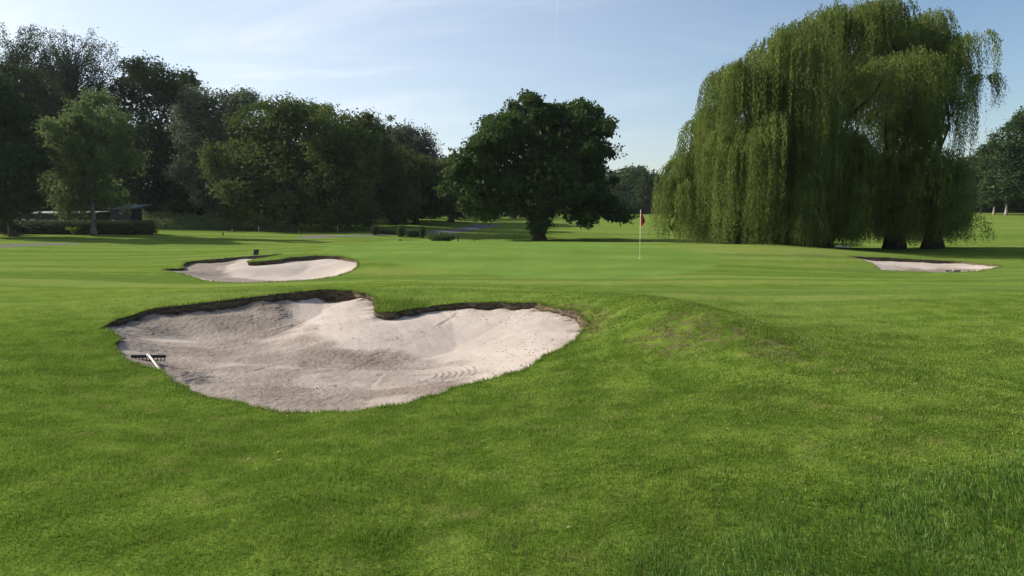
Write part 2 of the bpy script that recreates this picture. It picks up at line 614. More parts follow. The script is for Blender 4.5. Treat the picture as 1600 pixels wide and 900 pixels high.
t = NT('turf_wall')
p = t.pos()
n1 = t.noise(t.vmul(p, (3.0, 3.0, 12.0)), 2.0, 5, 0.7)
n2 = t.noise(t.vmul(p, (1, 1, 2.0)), 2.2, 3)
c = t.mix(t.range(n1, 0.35, 0.65), (0.042, 0.032, 0.022), (0.175, 0.132, 0.090))
c = t.mix(t.math('MULTIPLY', t.range(n2, 0.52, 0.66), 0.7), c, (0.085, 0.085, 0.022))
MAT_WALL = t.out(t.principled(c, 0.95, n1, 0.9, 0.05, 0.1))


def on_sand(u, v, z=-0.36):
    d = ray(u, v)
    t = (z - CAM_Z) / d[2]
    return np.array([d[0] * t, d[1] * t])


def tracks(x, y):
    """rake grooves, wheel marks and scrapes pressed into the sand of the big bunker"""
    z = np.zeros_like(x)
    c = on_sand(636, 582)
    r = np.hypot(x - c[0], y - c[1]); a = np.arctan2(y - c[1], x - c[0])
    m = sstep(0.35, 0.5, r) * sstep(1.25, 1.05, r) * sstep(-1.5, -1.0, a) * sstep(1.1, 0.7, a)
    z += 0.006 * np.sin(r * 2 * math.pi / 0.105) * m * (1 + 1.2 * fbm(x * 3, y * 3, 4, 2))
    for (u0, v0, u1, v1, per, w) in [(380, 590, 540, 545, .11, .16), (300, 578, 345, 598, .09, .2), (455, 490, 470, 530, .12, .16), (500, 585, 590, 548, .11, .13), (350, 600, 470, 566, .12, .15)]:
        p0, p1 = on_sand(u0, v0), on_sand(u1, v1)
        dv = p1 - p0; L = np.linalg.norm(dv); dv /= L
        s = (x - p0[0]) * dv[0] + (y - p0[1]) * dv[1]
        q = -(x - p0[0]) * dv[1] + (y - p0[1]) * dv[0] + 0.25 * np.sin(s * 1.3)
        m = sstep(0, .2, s) * sstep(L, L - .2, s) * np.exp(-(q / w) ** 4)
        z += m * (0.010 * np.sin(s * 2 * math.pi / per + q * 8) - 0.006)
    for (u0, v0, u1, v1) in [(590, 575, 592, 598), (470, 560, 560, 592), (560, 570, 640, 580), (300, 600, 430, 560), (575, 640, 600, 610), (690, 530, 730, 500), (430, 500, 475, 478)]:
        p0, p1 = on_sand(u0, v0), on_sand(u1, v1)
        dv = p1 - p0; L = np.linalg.norm(dv); dv /= L
        s = (x - p0[0]) * dv[0] + (y - p0[1]) * dv[1]
        q = -(x - p0[0]) * dv[1] + (y - p0[1]) * dv[0]
        m = sstep(-.05, .1, s) * sstep(L + .05, L - .1, s)
        q = q + .12 * np.sin(s * 2.1 + u0)
        z += m * (-0.013 * np.exp(-(q / .05) ** 2) + 0.008 * np.exp(-((q - .1) / .05) ** 2)) * (.5 + fbm(x * 3, y * 3, int(u0), 2))
    return z


def sand_height(x, y, P, zrim, floor, Wf, Wb, seed, amp):
    d, a = near_poly(x, y, P, True)
    ins = in_poly(x, y, P)
    zb = zrim - P[:, 2]
    w = Wf + (Wb - Wf) * sstep(.06, .14, P[:, 2])
    if seed == 31:
        w = w * (.55 + .45 * sstep(-6.5, -2.5, P[:, 0]))
    num = np.zeros(len(x)); den = np.zeros(len(x)); wn = np.zeros(len(x))
    step = max(1, len(P) // 160)
    Q, zq, wq = P[::step], zb[::step], w[::step]
    for i in range(len(Q)):
        k = 1.0 / ((x - Q[i, 0]) ** 2 + (y - Q[i, 1]) ** 2 + 0.02) ** 1.6
        num += k * zq[i]; wn += k * wq[i]; den += k
    zbi, wi = num / den, wn / den
    zbi = np.where(d < 0.3, zb[a] * (1 - d / .3) + zbi * d / .3, zbi)
    dd = np.where(ins, d, 0.0)
    k = np.exp(-(dd / wi) ** 2)
    z = floor + (zbi - floor) * k
    return z, dd, k, ins


def bunker(P, floor, Wf, Wb, res, seed, amp, label, detail=False):
    zrim = zg(P[:, 0], P[:, 1])
    # sand sheet reaches a little under the turf rim
    t2 = np.roll(P[:, :2], -1, 0) - np.roll(P[:, :2], 1, 0)
    t2 /= np.linalg.norm(t2, axis=1)[:, None] + 1e-9
    area = 0.5 * np.sum(P[:, 0] * np.roll(P[:, 1], -1) - np.roll(P[:, 0], -1) * P[:, 1])
    outn = np.stack([t2[:, 1], -t2[:, 0]], 1) * (1 if area > 0 else -1)
    gx, gy = np.meshgrid(np.arange(P[:, 0].min() - .3, P[:, 0].max() + .3, res), np.arange(P[:, 1].min() - .3, P[:, 1].max() + .3, res))
    gx = gx.ravel(); gy = gy.ravel()
    d = near_poly(gx, gy, P)
    ins = in_poly(gx, gy, P)
    s = ins | (d < 0.09 + res)
    # regular grid faces where all four corners are kept
    nx = len(np.arange(P[:, 0].min() - .3, P[:, 0].max() + .3, res))
    ny = len(gx) // nx
    idx = np.arange(nx * ny).reshape(ny, nx)
    quad = np.stack([idx[:-1, :-1], idx[:-1, 1:], idx[1:, 1:], idx[1:, :-1]], -1).reshape(-1, 4)
    quad = quad[s[quad].all(1)]
    u, inv = np.unique(quad, return_inverse=True)
    x, y = gx[u], gy[u]
    z, dd, k, ins = sand_height(x, y, P, zrim, floor, Wf, Wb, seed, amp)
    rough = sstep(0.55, 0.2, k + 0.45 * fbm(x * 0.8, y * 0.8, seed, 3))
    if detail:
        # the far faces are swept smooth, the floor is trampled
        RP = np.array([on_sand(u, v) for u, v in [(172, 520), (300, 497), (440, 488), (462, 522), (520, 543), (600, 548), (690, 558), (735, 575), (756, 600), (700, 625), (560, 660), (440, 665), (300, 630), (170, 560)]])
        RP = catmull(np.column_stack([RP, np.zeros(len(RP))]), .15)
        sd_ = near_poly(x, y, RP) * np.where(in_poly(x, y, RP), 1, -1)
        rough = sstep(-.22, .22, sd_ + .35 * fbm(x * 2.2, y * 2.2, 9, 3)) * (0.75 + 0.5 * fbm(x * .9, y * .9, 10, 3))
        rough = np.clip(rough - .35 * sstep(.1, .35, fbm(x * .7 + 4, y * 1.6, 12, 3)), 0, 1)
    if seed == 41:
        # the left end and the near edge are trampled, the right face is swept
        RP = np.array([on_sand(u, v, -.28) for u, v in [(270, 418), (300, 408), (385, 405), (392, 411), (356, 426), (352, 430), (380, 434), (430, 436), (520, 434), (470, 443), (380, 446), (290, 438), (255, 425)]])
        RP = catmull(np.column_stack([RP, np.zeros(len(RP))]), .3)
        sd_ = near_poly(x, y, RP) * np.where(in_poly(x, y, RP), 1, -1)
        rough = .85 * sstep(-.15, .3, sd_ + .35 * fbm(x * 1.5, y * 1.5, 9, 3))
    z = z + amp * (0.25 + 0.35 * rough) * fbm(x * 4.0, y * 4.0, seed, 3) + 0.03 * fbm(x * 0.9, y * 0.9, seed + 5, 2) * (1 - k)
    z = z + rough * amp * 0.75 * (fbm(x * 19, y * 19, seed + 2, 2))
    if detail:
        z = z + tracks(x, y)
        # rake strokes running down the smooth faces
        z = z + (1 - rough) * 0.006 * fbm(x * 5 + y * 2.0, (y - x * .6) * 0.7, 44, 3)
    o = mesh_obj('sand_bunker', np.column_stack([x, y, z]), inv.reshape(quad.shape), MAT_SAND, smooth=True)
    at_ = o.data.attributes.new('rough_sand', 'FLOAT', 'POINT')
    at_.data.foreach_set('value', rough.astype(np.float32))
    structure(o, label)
    # cut turf wall under the rim
    n = len(P); R = 10
    rows = []
    arc = np.cumsum(np.linalg.norm(np.diff(P[:, :2], axis=0, prepend=P[:1, :2]), axis=1))
    for r in range(R):
        q = r / (R - 1)
        inn = (-0.012 + 0.035 * np.sin(q * math.pi * 5.0) * (0.3 + q * .4) + 0.05 * fbm(arc * 5, np.full(n, q * 4.0), seed + 60, 3) - 0.03 * q) * np.clip(P[:, 2] / .2, .3, 1)
        zz = zrim + 0.012 - q * (P[:, 2] + 0.07)
        if r == 0:
            inn = inn * 0 - 0.04; zz = zrim - 0.006
        rows.append(np.column_stack([P[:, 0] - outn[:, 0] * inn, P[:, 1] - outn[:, 1] * inn, zz]))
    VV = np.concatenate(rows)
    I = np.arange(n); J = (I + 1) % n
    F = np.concatenate([np.stack([r * n + I, r * n + J, (r + 1) * n + J, (r + 1) * n + I], 1) for r in range(R - 1)])
    w = mesh_obj('turf_wall', VV, F, MAT_WALL, parent=o, smooth=False)
    return o, lambda X, Y: sand_height(np.atleast_1d(np.asarray(X, float)), np.atleast_1d(np.asarray(Y, float)), P, zrim, floor, Wf, Wb, seed, amp)[0], outn


b1, sz1, n1_ = bunker(O1, -0.46, 0.9, 2.3, 0.022, 31, 0.026, 'large two lobed sand bunker in the foreground', True)
b2, sz2, n2_ = bunker(O2, -0.34, 0.8, 2.6, 0.09, 41, 0.035, 'smaller sand bunker behind the large one')
b3, sz3, n3_ = bunker(O3, -0.30, 0.8, 2.0, 0.10, 51, 0.03, 'small sand bunker in front of the weeping willow')

# crumbs of sand and soil on the trampled floor: nobody could count them
m = MB()
cr = np.column_stack([rng.uniform(O1[:, 0].min(), O1[:, 0].max(), 9000), rng.uniform(O1[:, 1].min(), O1[:, 1].max(), 9000)])
ok = in_poly(cr[:, 0], cr[:, 1], O1) & (fbm(cr[:, 0] * 0.9, cr[:, 1] * 0.9, 77, 3) + rng.uniform(-.25, .25, len(cr)) > 0.08)
cr = cr[ok]
czs = sz1(cr[:, 0], cr[:, 1])
cv, cfc = [], []
octv = np.array([(1, 0, 0), (0, 1, 0), (-1, 0, 0), (0, -1, 0), (0, 0, .8), (0, 0, -.8)])
octf = np.array([(0, 1, 4), (1, 2, 4), (2, 3, 4), (3, 0, 4), (1, 0, 5), (2, 1, 5), (3, 2, 5), (0, 3, 5)])
sc = rng.uniform(0.004, 0.011, len(cr)) * rng.choice([1, 1, 1, 1.5], len(cr))
jit = rng.uniform(0.6, 1.3, (len(cr), 6, 3))
CV = np.column_stack([cr, czs + sc * .2])[:, None, :] + octv[None] * jit * sc[:, None, None]
CF = (np.arange(len(cr))[:, None, None] * 6 + octf[None]).reshape(-1, 3)
t = NT('crumb')
g = t.node('ShaderNodeNewGeometry')
MAT_CRUMB = t.out(t.principled(t.mix(g.outputs['Random Per Island'], (0.22, 0.18, 0.14), (0.40, 0.34, 0.29)), 0.95))
o = mesh_obj('sand_crumbs', CV.reshape(-1, 3), CF, MAT_CRUMB)
o['kind'] = 'stuff'; o['label'] = 'loose crumbs of sand scattered over the bunker floor'

# ------------------------------------------------------------------ grass
RB = [hit(u, v) for u, v in [(930, 905), (1010, 880), (1120, 838), (1240, 790), (1330, 755), (1450, 715), (1600, 690), (1760, 668)]]
RBx = np.array([p[0] for p in RB]); RBy = np.array([p[1] for p in RB])


def rough_mask(x, y):
    yb = np.interp(x, RBx, RBy, left=-5, right=RBy[-1] + 0.6)
    return sstep(-0.35, 0.45, yb - y + 0.7 * fbm(x * 1.1, y * 1.1, 61, 3)) * sstep(RBx[0] - .2, RBx[0] + .6, x)


def scatter(d0, d1, dens, ang=0.98):
    A = ang * (d1 ** 2 - d0 ** 2)
    n = int(A * dens)
    r = np.sqrt(rng.uniform(d0 ** 2, d1 ** 2, n)); a = rng.uniform(-ang, ang, n)
    x, y = r * np.sin(a), r * np.cos(a)
    return x, y


def clear_of_bunkers(x, y, margin=0.0):
    k = np.ones(len(x), bool)
    for P in BUNK:
        k &= ~in_poly(x, y, P)
    k &= ~in_poly(x, y, OG)
    return k


def blades(x, y, z, L, W, lean, dirs=None):
    n = len(x)
    a = rng.uniform(0, 2 * math.pi, n)
    la = rng.uniform(0, 2 * math.pi, n) if dirs is None else dirs
    l = L * lean
    h = L * np.sqrt(np.clip(1 - lean ** 2, 0.02, 1))
    bx, by = np.cos(a) * W / 2, np.sin(a) * W / 2
    base = np.column_stack([x, y, z])
    v0 = base + np.column_stack([-bx, -by, np.full(n, -0.006)])
    v1 = base + np.column_stack([bx, by, np.full(n, -0.006)])
    mid = base + np.column_stack([np.cos(la) * l * .35, np.sin(la) * l * .35, h * .62])
    v2 = mid + np.column_stack([bx * .75, by * .75, np.zeros(n)])
    v3 = mid - np.column_stack([bx * .75, by * .75, np.zeros(n)])
    v4 = base + np.column_stack([np.cos(la) * l, np.sin(la) * l, h])
    V = np.stack([v0, v1, v2, v3, v4], 1).reshape(-1, 3)
    b = np.arange(n)[:, None] * 5
    F = np.concatenate([b + np.array([[0, 1, 2]]), b + np.array([[0, 2, 3]]), b + np.array([[3, 2, 4]])])
    return V, F


def grass_mat(name, a, b, dry, drycov):
    t = NT(name)
    g = t.node('ShaderNodeNewGeometry')
    flat = t.vmul(g.outputs['Position'], (1, 1, 0))
    c = turf_colour(t, a, b, dry, flat, True, 0.0, drycov)
    r = g.outputs['Random Per Island']
    c = t.mix(t.range(r, 0.0, 1.0, 0.0, 0.5), c, tuple(q * 0.55 for q in a))
    c = t.mix(t.range(r, 0.93, 0.97, 0, 0.8), c, (0.20, 0.17, 0.075))
    d = t.node('ShaderNodeBsdfDiffuse'); t.l.new(c, d.inputs[0])
    tr = t.node('ShaderNodeBsdfTranslucent'); t.l.new(t.mix(0.5, c, (0.14, 0.26, 0.03)), tr.inputs[0])
    m1 = t.node('ShaderNodeMixShader'); m1.inputs[0].default_value = 0.35
    t.l.new(d.outputs[0], m1.inputs[1]); t.l.new(tr.outputs[0], m1.inputs[2])
    gl = t.node('ShaderNodeBsdfGlossy'); gl.inputs['Roughness'].default_value = 0.42
    m2 = t.node('ShaderNodeMixShader'); m2.inputs[0].default_value = 0.010
    t.l.new(m1.outputs[0], m2.inputs[1]); t.l.new(gl.outputs[0], m2.inputs[2])
    return t.out(m2.outputs[0])


MAT_BLADE = grass_mat('mown_blades', (0.118, 0.182, 0.022), (0.215, 0.295, 0.044), (0.275, 0.252, 0.090), (0.48, 0.68))
MAT_ROUGH = grass_mat('rough_blades', (0.074, 0.146, 0.022), (0.126, 0.222, 0.038), (0.13, 0.185, 0.05), (0.6, 0.8))

BV, BF, nb = [], [], 0


def put(V, F):
    global nb
    BV.append(V); BF.append(F + nb); nb += len(V)


for (d0, d1, dens, L0, W0) in [(2.6, 5.5, 7500, .027, .0040), (5.5, 9, 4600, .027, .0056), (9, 15, 2100, .027, .0080), (15, 23, 420, .025, .012)]:
    x, y = scatter(d0, d1, dens)
    k = clear_of_bunkers(x, y)
    rm = rough_mask(x, y)
    k &= rng.uniform(0, 1, len(x)) > rm * 0.9
    k &= rng.uniform(0, 1, len(x)) > .95 * sstep(13, 22, np.hypot(x, y) + 4 * fbm(x * .22, y * .22, 66, 2))
    for (wx, wy, wr) in WEAR:
        dd = np.hypot(x - wx, y - wy)
        k &= ~((dd < wr) & (vnoise(x * 5, y * 5, 7) > -0.08 + .3 * dd / wr) & (rng.uniform(0, 1, len(x)) < 0.8))
    x, y = x[k], y[k]
    L = L0 * rng.uniform(0.6, 1.3, len(x)) * (1 + 0.9 * fbm(x * 2.2, y * 2.2, 71, 3)) * (1 + .5 * vnoise(x * 9, y * 9, 72))
    W = W0 * rng.uniform(0.7, 1.3, len(x))
    lean = np.clip(rng.normal(0.45, 0.25, len(x)), 0.05, 0.95)
    put(*blades(x, y, zg(x, y), L, W, lean))
# fringe along the bunker rims
for P, outn, w, per in ((O1, n1_, .0075, 260), (O2, n2_, .016, 110), (O3, n3_, .016, 90)):
    Ls = np.linalg.norm(np.roll(P[:, :2], -1, 0) - P[:, :2], axis=1)
    n = int(Ls.sum() * per)
    i = rng.choice(len(P), n, p=Ls / Ls.sum()); tt = rng.uniform(0, 1, n)[:, None]
    q = P[i, :2] * (1 - tt) + P[(i + 1) % len(P), :2] * tt
    off = np.abs(rng.normal(0, .05, n)) - 0.01
    q = q + outn[i] * off[:, None]
    inward = np.arctan2(-outn[i, 1], -outn[i, 0]) + rng.normal(0, .7, n)
    tall = 1 + 0.8 * sstep(.1, .2, P[i, 2]) * (vnoise(q[:, 0] * 3, q[:, 1] * 3, 5) + .5)
    L = rng.uniform(.03, .065, n) * tall
    lean = np.clip(rng.normal(.62, .22, n), .1, .97)
    put(*blades(q[:, 0], q[:, 1], zg(q[:, 0], q[:, 1]), L, np.full(n, w) * rng.uniform(.7, 1.3, n), lean, inward))
# lusher tuft on the tongue between the two lobes
c0 = hit(612, 478)
n = 3500
x = c0[0] + rng.normal(0, .42, n); y = c0[1] + rng.normal(0, .35, n)
k = clear_of_bunkers(x, y); x, y = x[k], y[k]
put(*blades(x, y, zg(x, y), rng.uniform(.05, .10, len(x)), np.full(len(x), .011), np.clip(rng.normal(.5, .2, len(x)), .1, .95)))
o = mesh_obj('mown_grass', np.concatenate(BV), np.concatenate(BF), MAT_BLADE)
o['kind'] = 'stuff'; o['label'] = 'short mown grass around the bunkers'

BV, BF, nb = [], [], 0
for (d0, d1, dens, W0) in [(2.6, 5.5, 5200, .0052), (5.5, 9.5, 3000, .0075)]:
    x, y = scatter(d0, d1, dens)
    rm = rough_mask(x, y)
    k = rng.uniform(0, 1, len(x)) < rm
    x, y, rm = x[k], y[k], rm[k]
    L = rng.uniform(.035, .085, len(x)) * (0.45 + 0.55 * rm) * (1 + .8 * fbm(x * 2.5, y * 2.5, 81, 3))
    dirs = 2.5 + 2.6 * fbm(x * 1.4, y * 1.4, 82, 3) + rng.normal(0, .8, len(x))
    lean = np.clip(rng.normal(.58, .22, len(x)), .1, .97)
    put(*blades(x, y, zg(x, y), L, W0 * rng.uniform(.7, 1.3, len(x)), lean, dirs))
o = mesh_obj('rough_grass', np.concatenate(BV), np.concatenate(BF), MAT_ROUGH)
o['kind'] = 'stuff'; o['label'] = 'longer lush rough grass in the near corner'

# scraps of dry leaf and clippings lying on the turf
x, y = scatter(3.2, 14, 1.6)
k = clear_of_bunkers(x, y); x, y = x[k], y[k]
n = len(x)
a = rng.uniform(0, 6.28, n); l = rng.uniform(.008, .022, n); w = l * rng.uniform(.25, .8, n)
c_, s_ = np.cos(a), np.sin(a)
zz_ = zg(x, y) + .018
V = np.stack([np.column_stack([x - c_ * l, y - s_ * l, zz_]), np.column_stack([x + s_ * w, y - c_ * w, zz_ + .006]), np.column_stack([x + c_ * l, y + s_ * l, zz_ + rng.uniform(-.004, .01, n)]), np.column_stack([x - s_ * w, y + c_ * w, zz_ + .006])], 1).reshape(-1, 3)
t = NT('dry_scrap')
MAT_SCRAP = t.out(t.principled(t.mix(t.node('ShaderNodeNewGeometry').outputs['Random Per Island'], (0.12, 0.09, 0.04), (0.25, 0.21, 0.11)), .9))
o = mesh_obj('leaf_litter', V, np.arange(4 * n).reshape(n, 4), MAT_SCRAP)
o['kind'] = 'stuff'; o['label'] = 'scraps of dry leaf scattered on the turf'

# ------------------------------------------------------------------ water behind the green
t = NT('pond_water')
n = t.noise(t.vmul(t.pos(), (1, 2.5, 0)), 1.5, 3)
MAT_WATER = t.out(t.principled((0.012, 0.016, 0.012), 0.08, n, 0.12, 0.05, 0.5))
a = np.linspace(0, 2 * math.pi, 60, endpoint=False)
wv = np.column_stack([13.5 + 14 * np.cos(a), 53.5 + 6.5 * np.sin(a), np.full(60, -0.52)])
structure(mesh_obj('water', wv, [list(range(60))], MAT_WATER), 'dark still pond behind the green')

# ------------------------------------------------------------------ foliage machinery
def rand_dirs(n):
    v = rng.normal(0, 1, (n, 3))
    return v / (np.linalg.norm(v, axis=1)[:, None] + 1e-9)


def leaf_quads(C, T, L, W):
    """diamond leaves at C pointing along T"""
    n = len(C)
    T = T / (np.linalg.norm(T, axis=1)[:, None] + 1e-9)
    S = np.cross(T, rand_dirs(n))
    S /= np.linalg.norm(S, axis=1)[:, None] + 1e-9
    N = np.cross(T, S)
    L = np.broadcast_to(np.asarray(L, float), (n,))[:, None]; W = np.broadcast_to(np.asarray(W, float), (n,))[:, None]
    a = C - T * L * .5; b = C + S * W * .5 + N * W * .12 - T * L * .08; c = C + T * L * .5; d = C - S * W * .5 + N * W * .12 - T * L * .08
    V = np.stack([a, b, c, d], 1).reshape(-1, 3)
    F = np.arange(n * 4).reshape(n, 4)
    return V, F


def clump_leaves(C, R, n_per, leaf, flat=0.75, down=0.25, asp=0.6, hollow=0.45):
    """leaves filling clumps of radius R about centres C"""
    n = len(C) * n_per
    D = rand_dirs(n)
    i = np.repeat(np.arange(len(C)), n_per)
    rr = (hollow + (1 - hollow) * rng.uniform(0, 1, n) ** 0.6)
    bump = 1 + 0.45 * np.sin(D[:, 0] * 5 + i) * np.sin(D[:, 1] * 5 + i * 1.7) + .25 * np.sin(D[:, 2] * 7 + i)
    P = D * (rr * bump * np.asarray(R)[i])[:, None]
    P[:, 2] *= flat
    T = D * 0.7 + rand_dirs(n) * 0.8
    T[:, 2] -= down
    L = leaf * rng.uniform(.6, 1.35, n)
    return leaf_quads(C[i] + P, T, L, L * asp)


def sample_lobes(lobes, n, shell=0.55):
    """centres in the union of ellipsoids (x,y,z,rx,ry,rz), biased to their outside"""
    lobes = np.asarray(lobes, float)
    area = (lobes[:, 3] * lobes[:, 5] + lobes[:, 3] * lobes[:, 4] + lobes[:, 4] * lobes[:, 5])
    i = rng.choice(len(lobes), n, p=area / area.sum())
    D = rand_dirs(n)
    r = shell + (1 - shell) * rng.uniform(0, 1, n) ** .7
    r = r * (1 + .16 * np.sin(D[:, 0] * 4.1 + i * 1.3) * np.sin(D[:, 2] * 4.7 + i * 2.1) + rng.normal(0, .06, n))
    return lobes[i, :3] + D * r[:, None] * lobes[i, 3:], i


def limb(m, p0, p1, r0, r1, bend=0.15, n=6, sides=6):
    p0, p1 = np.asarray(p0, float), np.asarray(p1, float)
    L = np.linalg.norm(p1 - p0)
    off = rng.normal(0, bend * L * .5, 3)
    off2 = np.array([0, 0, -0.12 * L])
    ptsx, rad = [], []
    for k in range(n):
        s = k / (n - 1)
        p = p0 + (p1 - p0) * s + off * math.sin(s * math.pi) + off2 * s * (1 - s) * 2 + rng.normal(0, 0.012 * L, 3) * (0 < k < n - 1)
        ptsx.append(p); rad.append(r0 + (r1 - r0) * s ** .8)
    m.tube(ptsx, rad, sides)
    return ptsx


def trunk_mesh(h, r, targets, lean=(0, 0), flare=1.5, nl=9, fork=0.55, stems=1):
    """trunk with limbs reaching for points of the crown"""
    m = MB()
    top = None
    for s in range(stems):
        ox, oy = (0, 0) if s == 0 else rng.normal(0, r * 1.3, 2)
        p = []
        rr = []
        for k in range(8):
            q = k / 7
            p.append((ox + lean[0] * q * h + (ox * 1.5 + rng.normal(0, .03 * h * .2)) * q, oy + lean[1] * q * h + oy * 1.5 * q, -0.15 + q * h))
            rr.append(r * (flare * (1 - q) ** 6 * .6 + 1 - .45 * q) * (1 if s == 0 else .7))
        m.tube(p, rr, 9)
        if top is None:
            top = p
    for T in targets:
        k = rng.uniform(fork, 1.0)
        j = int(k * 6); f = k * 7 - int(k * 7)
        a = np.array(top[j]);
        L = np.linalg.norm(np.asarray(T) - a)
        limb(m, a, T, r * rng.uniform(.28, .5), 0.03, .12)
    return m


def reseed(*k):
    global rng
    rng = np.random.default_rng([int(abs(q) * 10) for q in k])


def px_lobes(base_uv, Y, L, depth=0.85):
    reseed(base_uv[0], Y, len(L))
    """lobes given as photo pixels -> metres relative to the tree's foot at distance Y"""
    b = at(base_uv[0], base_uv[1], Y)
    zf = float(zg(b[0], Y))
    s = Y / FPX
    P = [at(u, v, Y) for u, v, *_ in L]
    xs = np.array([p[0] for p in P]); hw = max(1e-3, (xs + np.array([l[2] * s for l in L])).max() - b[0], b[0] - (xs - np.array([l[2] * s for l in L])).min())
    out = []
    for p, l in zip(P, L):
        rx, rz = l[2] * s, l[3] * s
        room = math.sqrt(max(0.0, 1 - ((p[0] - b[0]) / hw) ** 2)) * hw
        ry = max(rx * depth, room * .45)
        y = rng.uniform(-1, 1) * max(0, room * .95 - ry) * .8
        q = at(l[0], l[1], Y + y); g_ = (Y + y) / Y
        out.append((q[0] - b[0], y, q[2] - zf, rx * g_, ry, rz * g_))
    return (b[0], Y, zf), out


def lobed_tree(name, label, base_uv, Y, L, bark, leafm, leaf, n_clump, n_per, clump_r, trunk_r, trunk_h, group=None, dens=1.15, fill=26, depth=.85, shell=.5, n_limb=10, lean=(0, 0), flat=.75, down=.25, asp=.6, stems=1, zmin=0.4, cat='tree'):
    loc, lobes = px_lobes(base_uv, Y, L, depth)
    n_clump = int(n_clump * dens); leaf *= .92; n_per = int(n_per * 1.25)
    o = thing(name, label, cat, loc, group)
    C, i = sample_lobes(lobes, n_clump, shell)
    C = C[C[:, 2] > zmin]
    R = clump_r * rng.uniform(.55, 1.5, len(C))
    V, F = clump_leaves(C, R, n_per, leaf, flat, down, asp)
    V[:, 2] = np.maximum(V[:, 2], 0.05)
    # oversized leaves added inside the crown to block light coming through
    C2, _ = sample_lobes(lobes, n_clump * fill, .05)
    C2 = (C2 - np.array(lobes)[_, :3]) * .86 + np.array(lobes)[_, :3]
    C2 = C2[C2[:, 2] > zmin + .6]
    V2_, F2_ = leaf_quads(C2, rand_dirs(len(C2)), leaf * 2.0 * rng.uniform(.7, 1.2, len(C2)), leaf * 1.5)
    F = np.concatenate([F, F2_ + len(V)]); V = np.concatenate([V, V2_])
    tg = C[rng.choice(len(C), min(n_limb * 2, len(C)), replace=False)] * np.array([.85, .85, .92])
    tg = tg[tg[:, 2] > trunk_h * .8][:n_limb * 2]
    trunk_mesh(trunk_h, trunk_r, tg, lean, stems=stems).build('trunk', bark, o, True)
    mesh_obj('crown', V, F, leafm, o)
    return o


# leaf and bark materials
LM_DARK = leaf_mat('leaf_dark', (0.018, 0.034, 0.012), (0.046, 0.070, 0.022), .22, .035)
LM_OAK = leaf_mat('leaf_oak', (0.020, 0.036, 0.010), (0.088, 0.120, 0.026), .28, .04, nw=.5)
LM_BIRCH = leaf_mat('leaf_birch', (0.040, 0.062, 0.020), (0.112, 0.150, 0.050), .36, .05)
LM_GREY = leaf_mat('leaf_grey', (0.045, 0.060, 0.032), (0.105, 0.125, 0.072), .25, .07)
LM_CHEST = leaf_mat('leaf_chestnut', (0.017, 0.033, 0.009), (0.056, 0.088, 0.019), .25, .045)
LM_WILLOW = leaf_mat('leaf_willow', (0.030, 0.054, 0.012), (0.158, 0.214, 0.050), .34, .02, nsc=.8, nw=.65)
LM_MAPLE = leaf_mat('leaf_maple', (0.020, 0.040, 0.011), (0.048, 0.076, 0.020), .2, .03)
LM_HEDGE = leaf_mat('leaf_hedge', (0.028, 0.048, 0.014), (0.085, 0.120, 0.038), .2, .08, .35)
LM_WEED = leaf_mat('leaf_weed', (0.060, 0.085, 0.035), (0.120, 0.150, 0.060), .3, .03)
LM_FERN = leaf_mat('leaf_fern', (0.100, 0.165, 0.020), (0.190, 0.270, 0.040), .45, .03)
BK_DARK = bark_mat('bark_dark', (0.028, 0.022, 0.017), (0.075, 0.062, 0.048))
BK_BIRCH = bark_mat('bark_birch', (0.06, 0.055, 0.05), (0.20, 0.19, 0.175), 2.0)
BK_PALE = bark_mat('bark_pale', (0.14, 0.125, 0.105), (0.34, 0.315, 0.28), 2.0)
BK_WIL = bark_mat('bark_willow', (0.022, 0.017, 0.013), (0.060, 0.048, 0.036))

# ------------------------------------------------------------------ the chestnut
lobed_tree('chestnut_tree', 'broad dark round crowned tree standing alone behind the green', (843, 374), 62,
           [(850, 235, 92, 72), (775, 262, 68, 62), (895, 215, 52, 55), (905, 290, 55, 52), (742, 282, 44, 50), (800, 295, 70, 42), (865, 285, 70, 52),
            (958, 333, 20, 18), (935, 318, 30, 25), (835, 180, 52, 26), (888, 180, 40, 22), (790, 215, 34, 28), (760, 310, 34, 26), (925, 230, 28, 40), (720, 255, 24, 24), (842, 350, 14, 10), (905, 335, 16, 16), (925, 190, 22, 26), (905, 168, 20, 12), (775, 212, 28, 24), (745, 240, 20, 20), (932, 255, 16, 30), (830, 160, 16, 10), (768, 188, 9, 9), (952, 205, 9, 12), (796, 186, 14, 10), (952, 240, 8, 8), (972, 340, 12, 8), (915, 340, 10, 9), (765, 335, 14, 8)],
           BK_DARK, LM_CHEST, .28, 330, 200, .72, .44, 3.4, n_limb=12, shell=.45, down=.45, asp=.62)

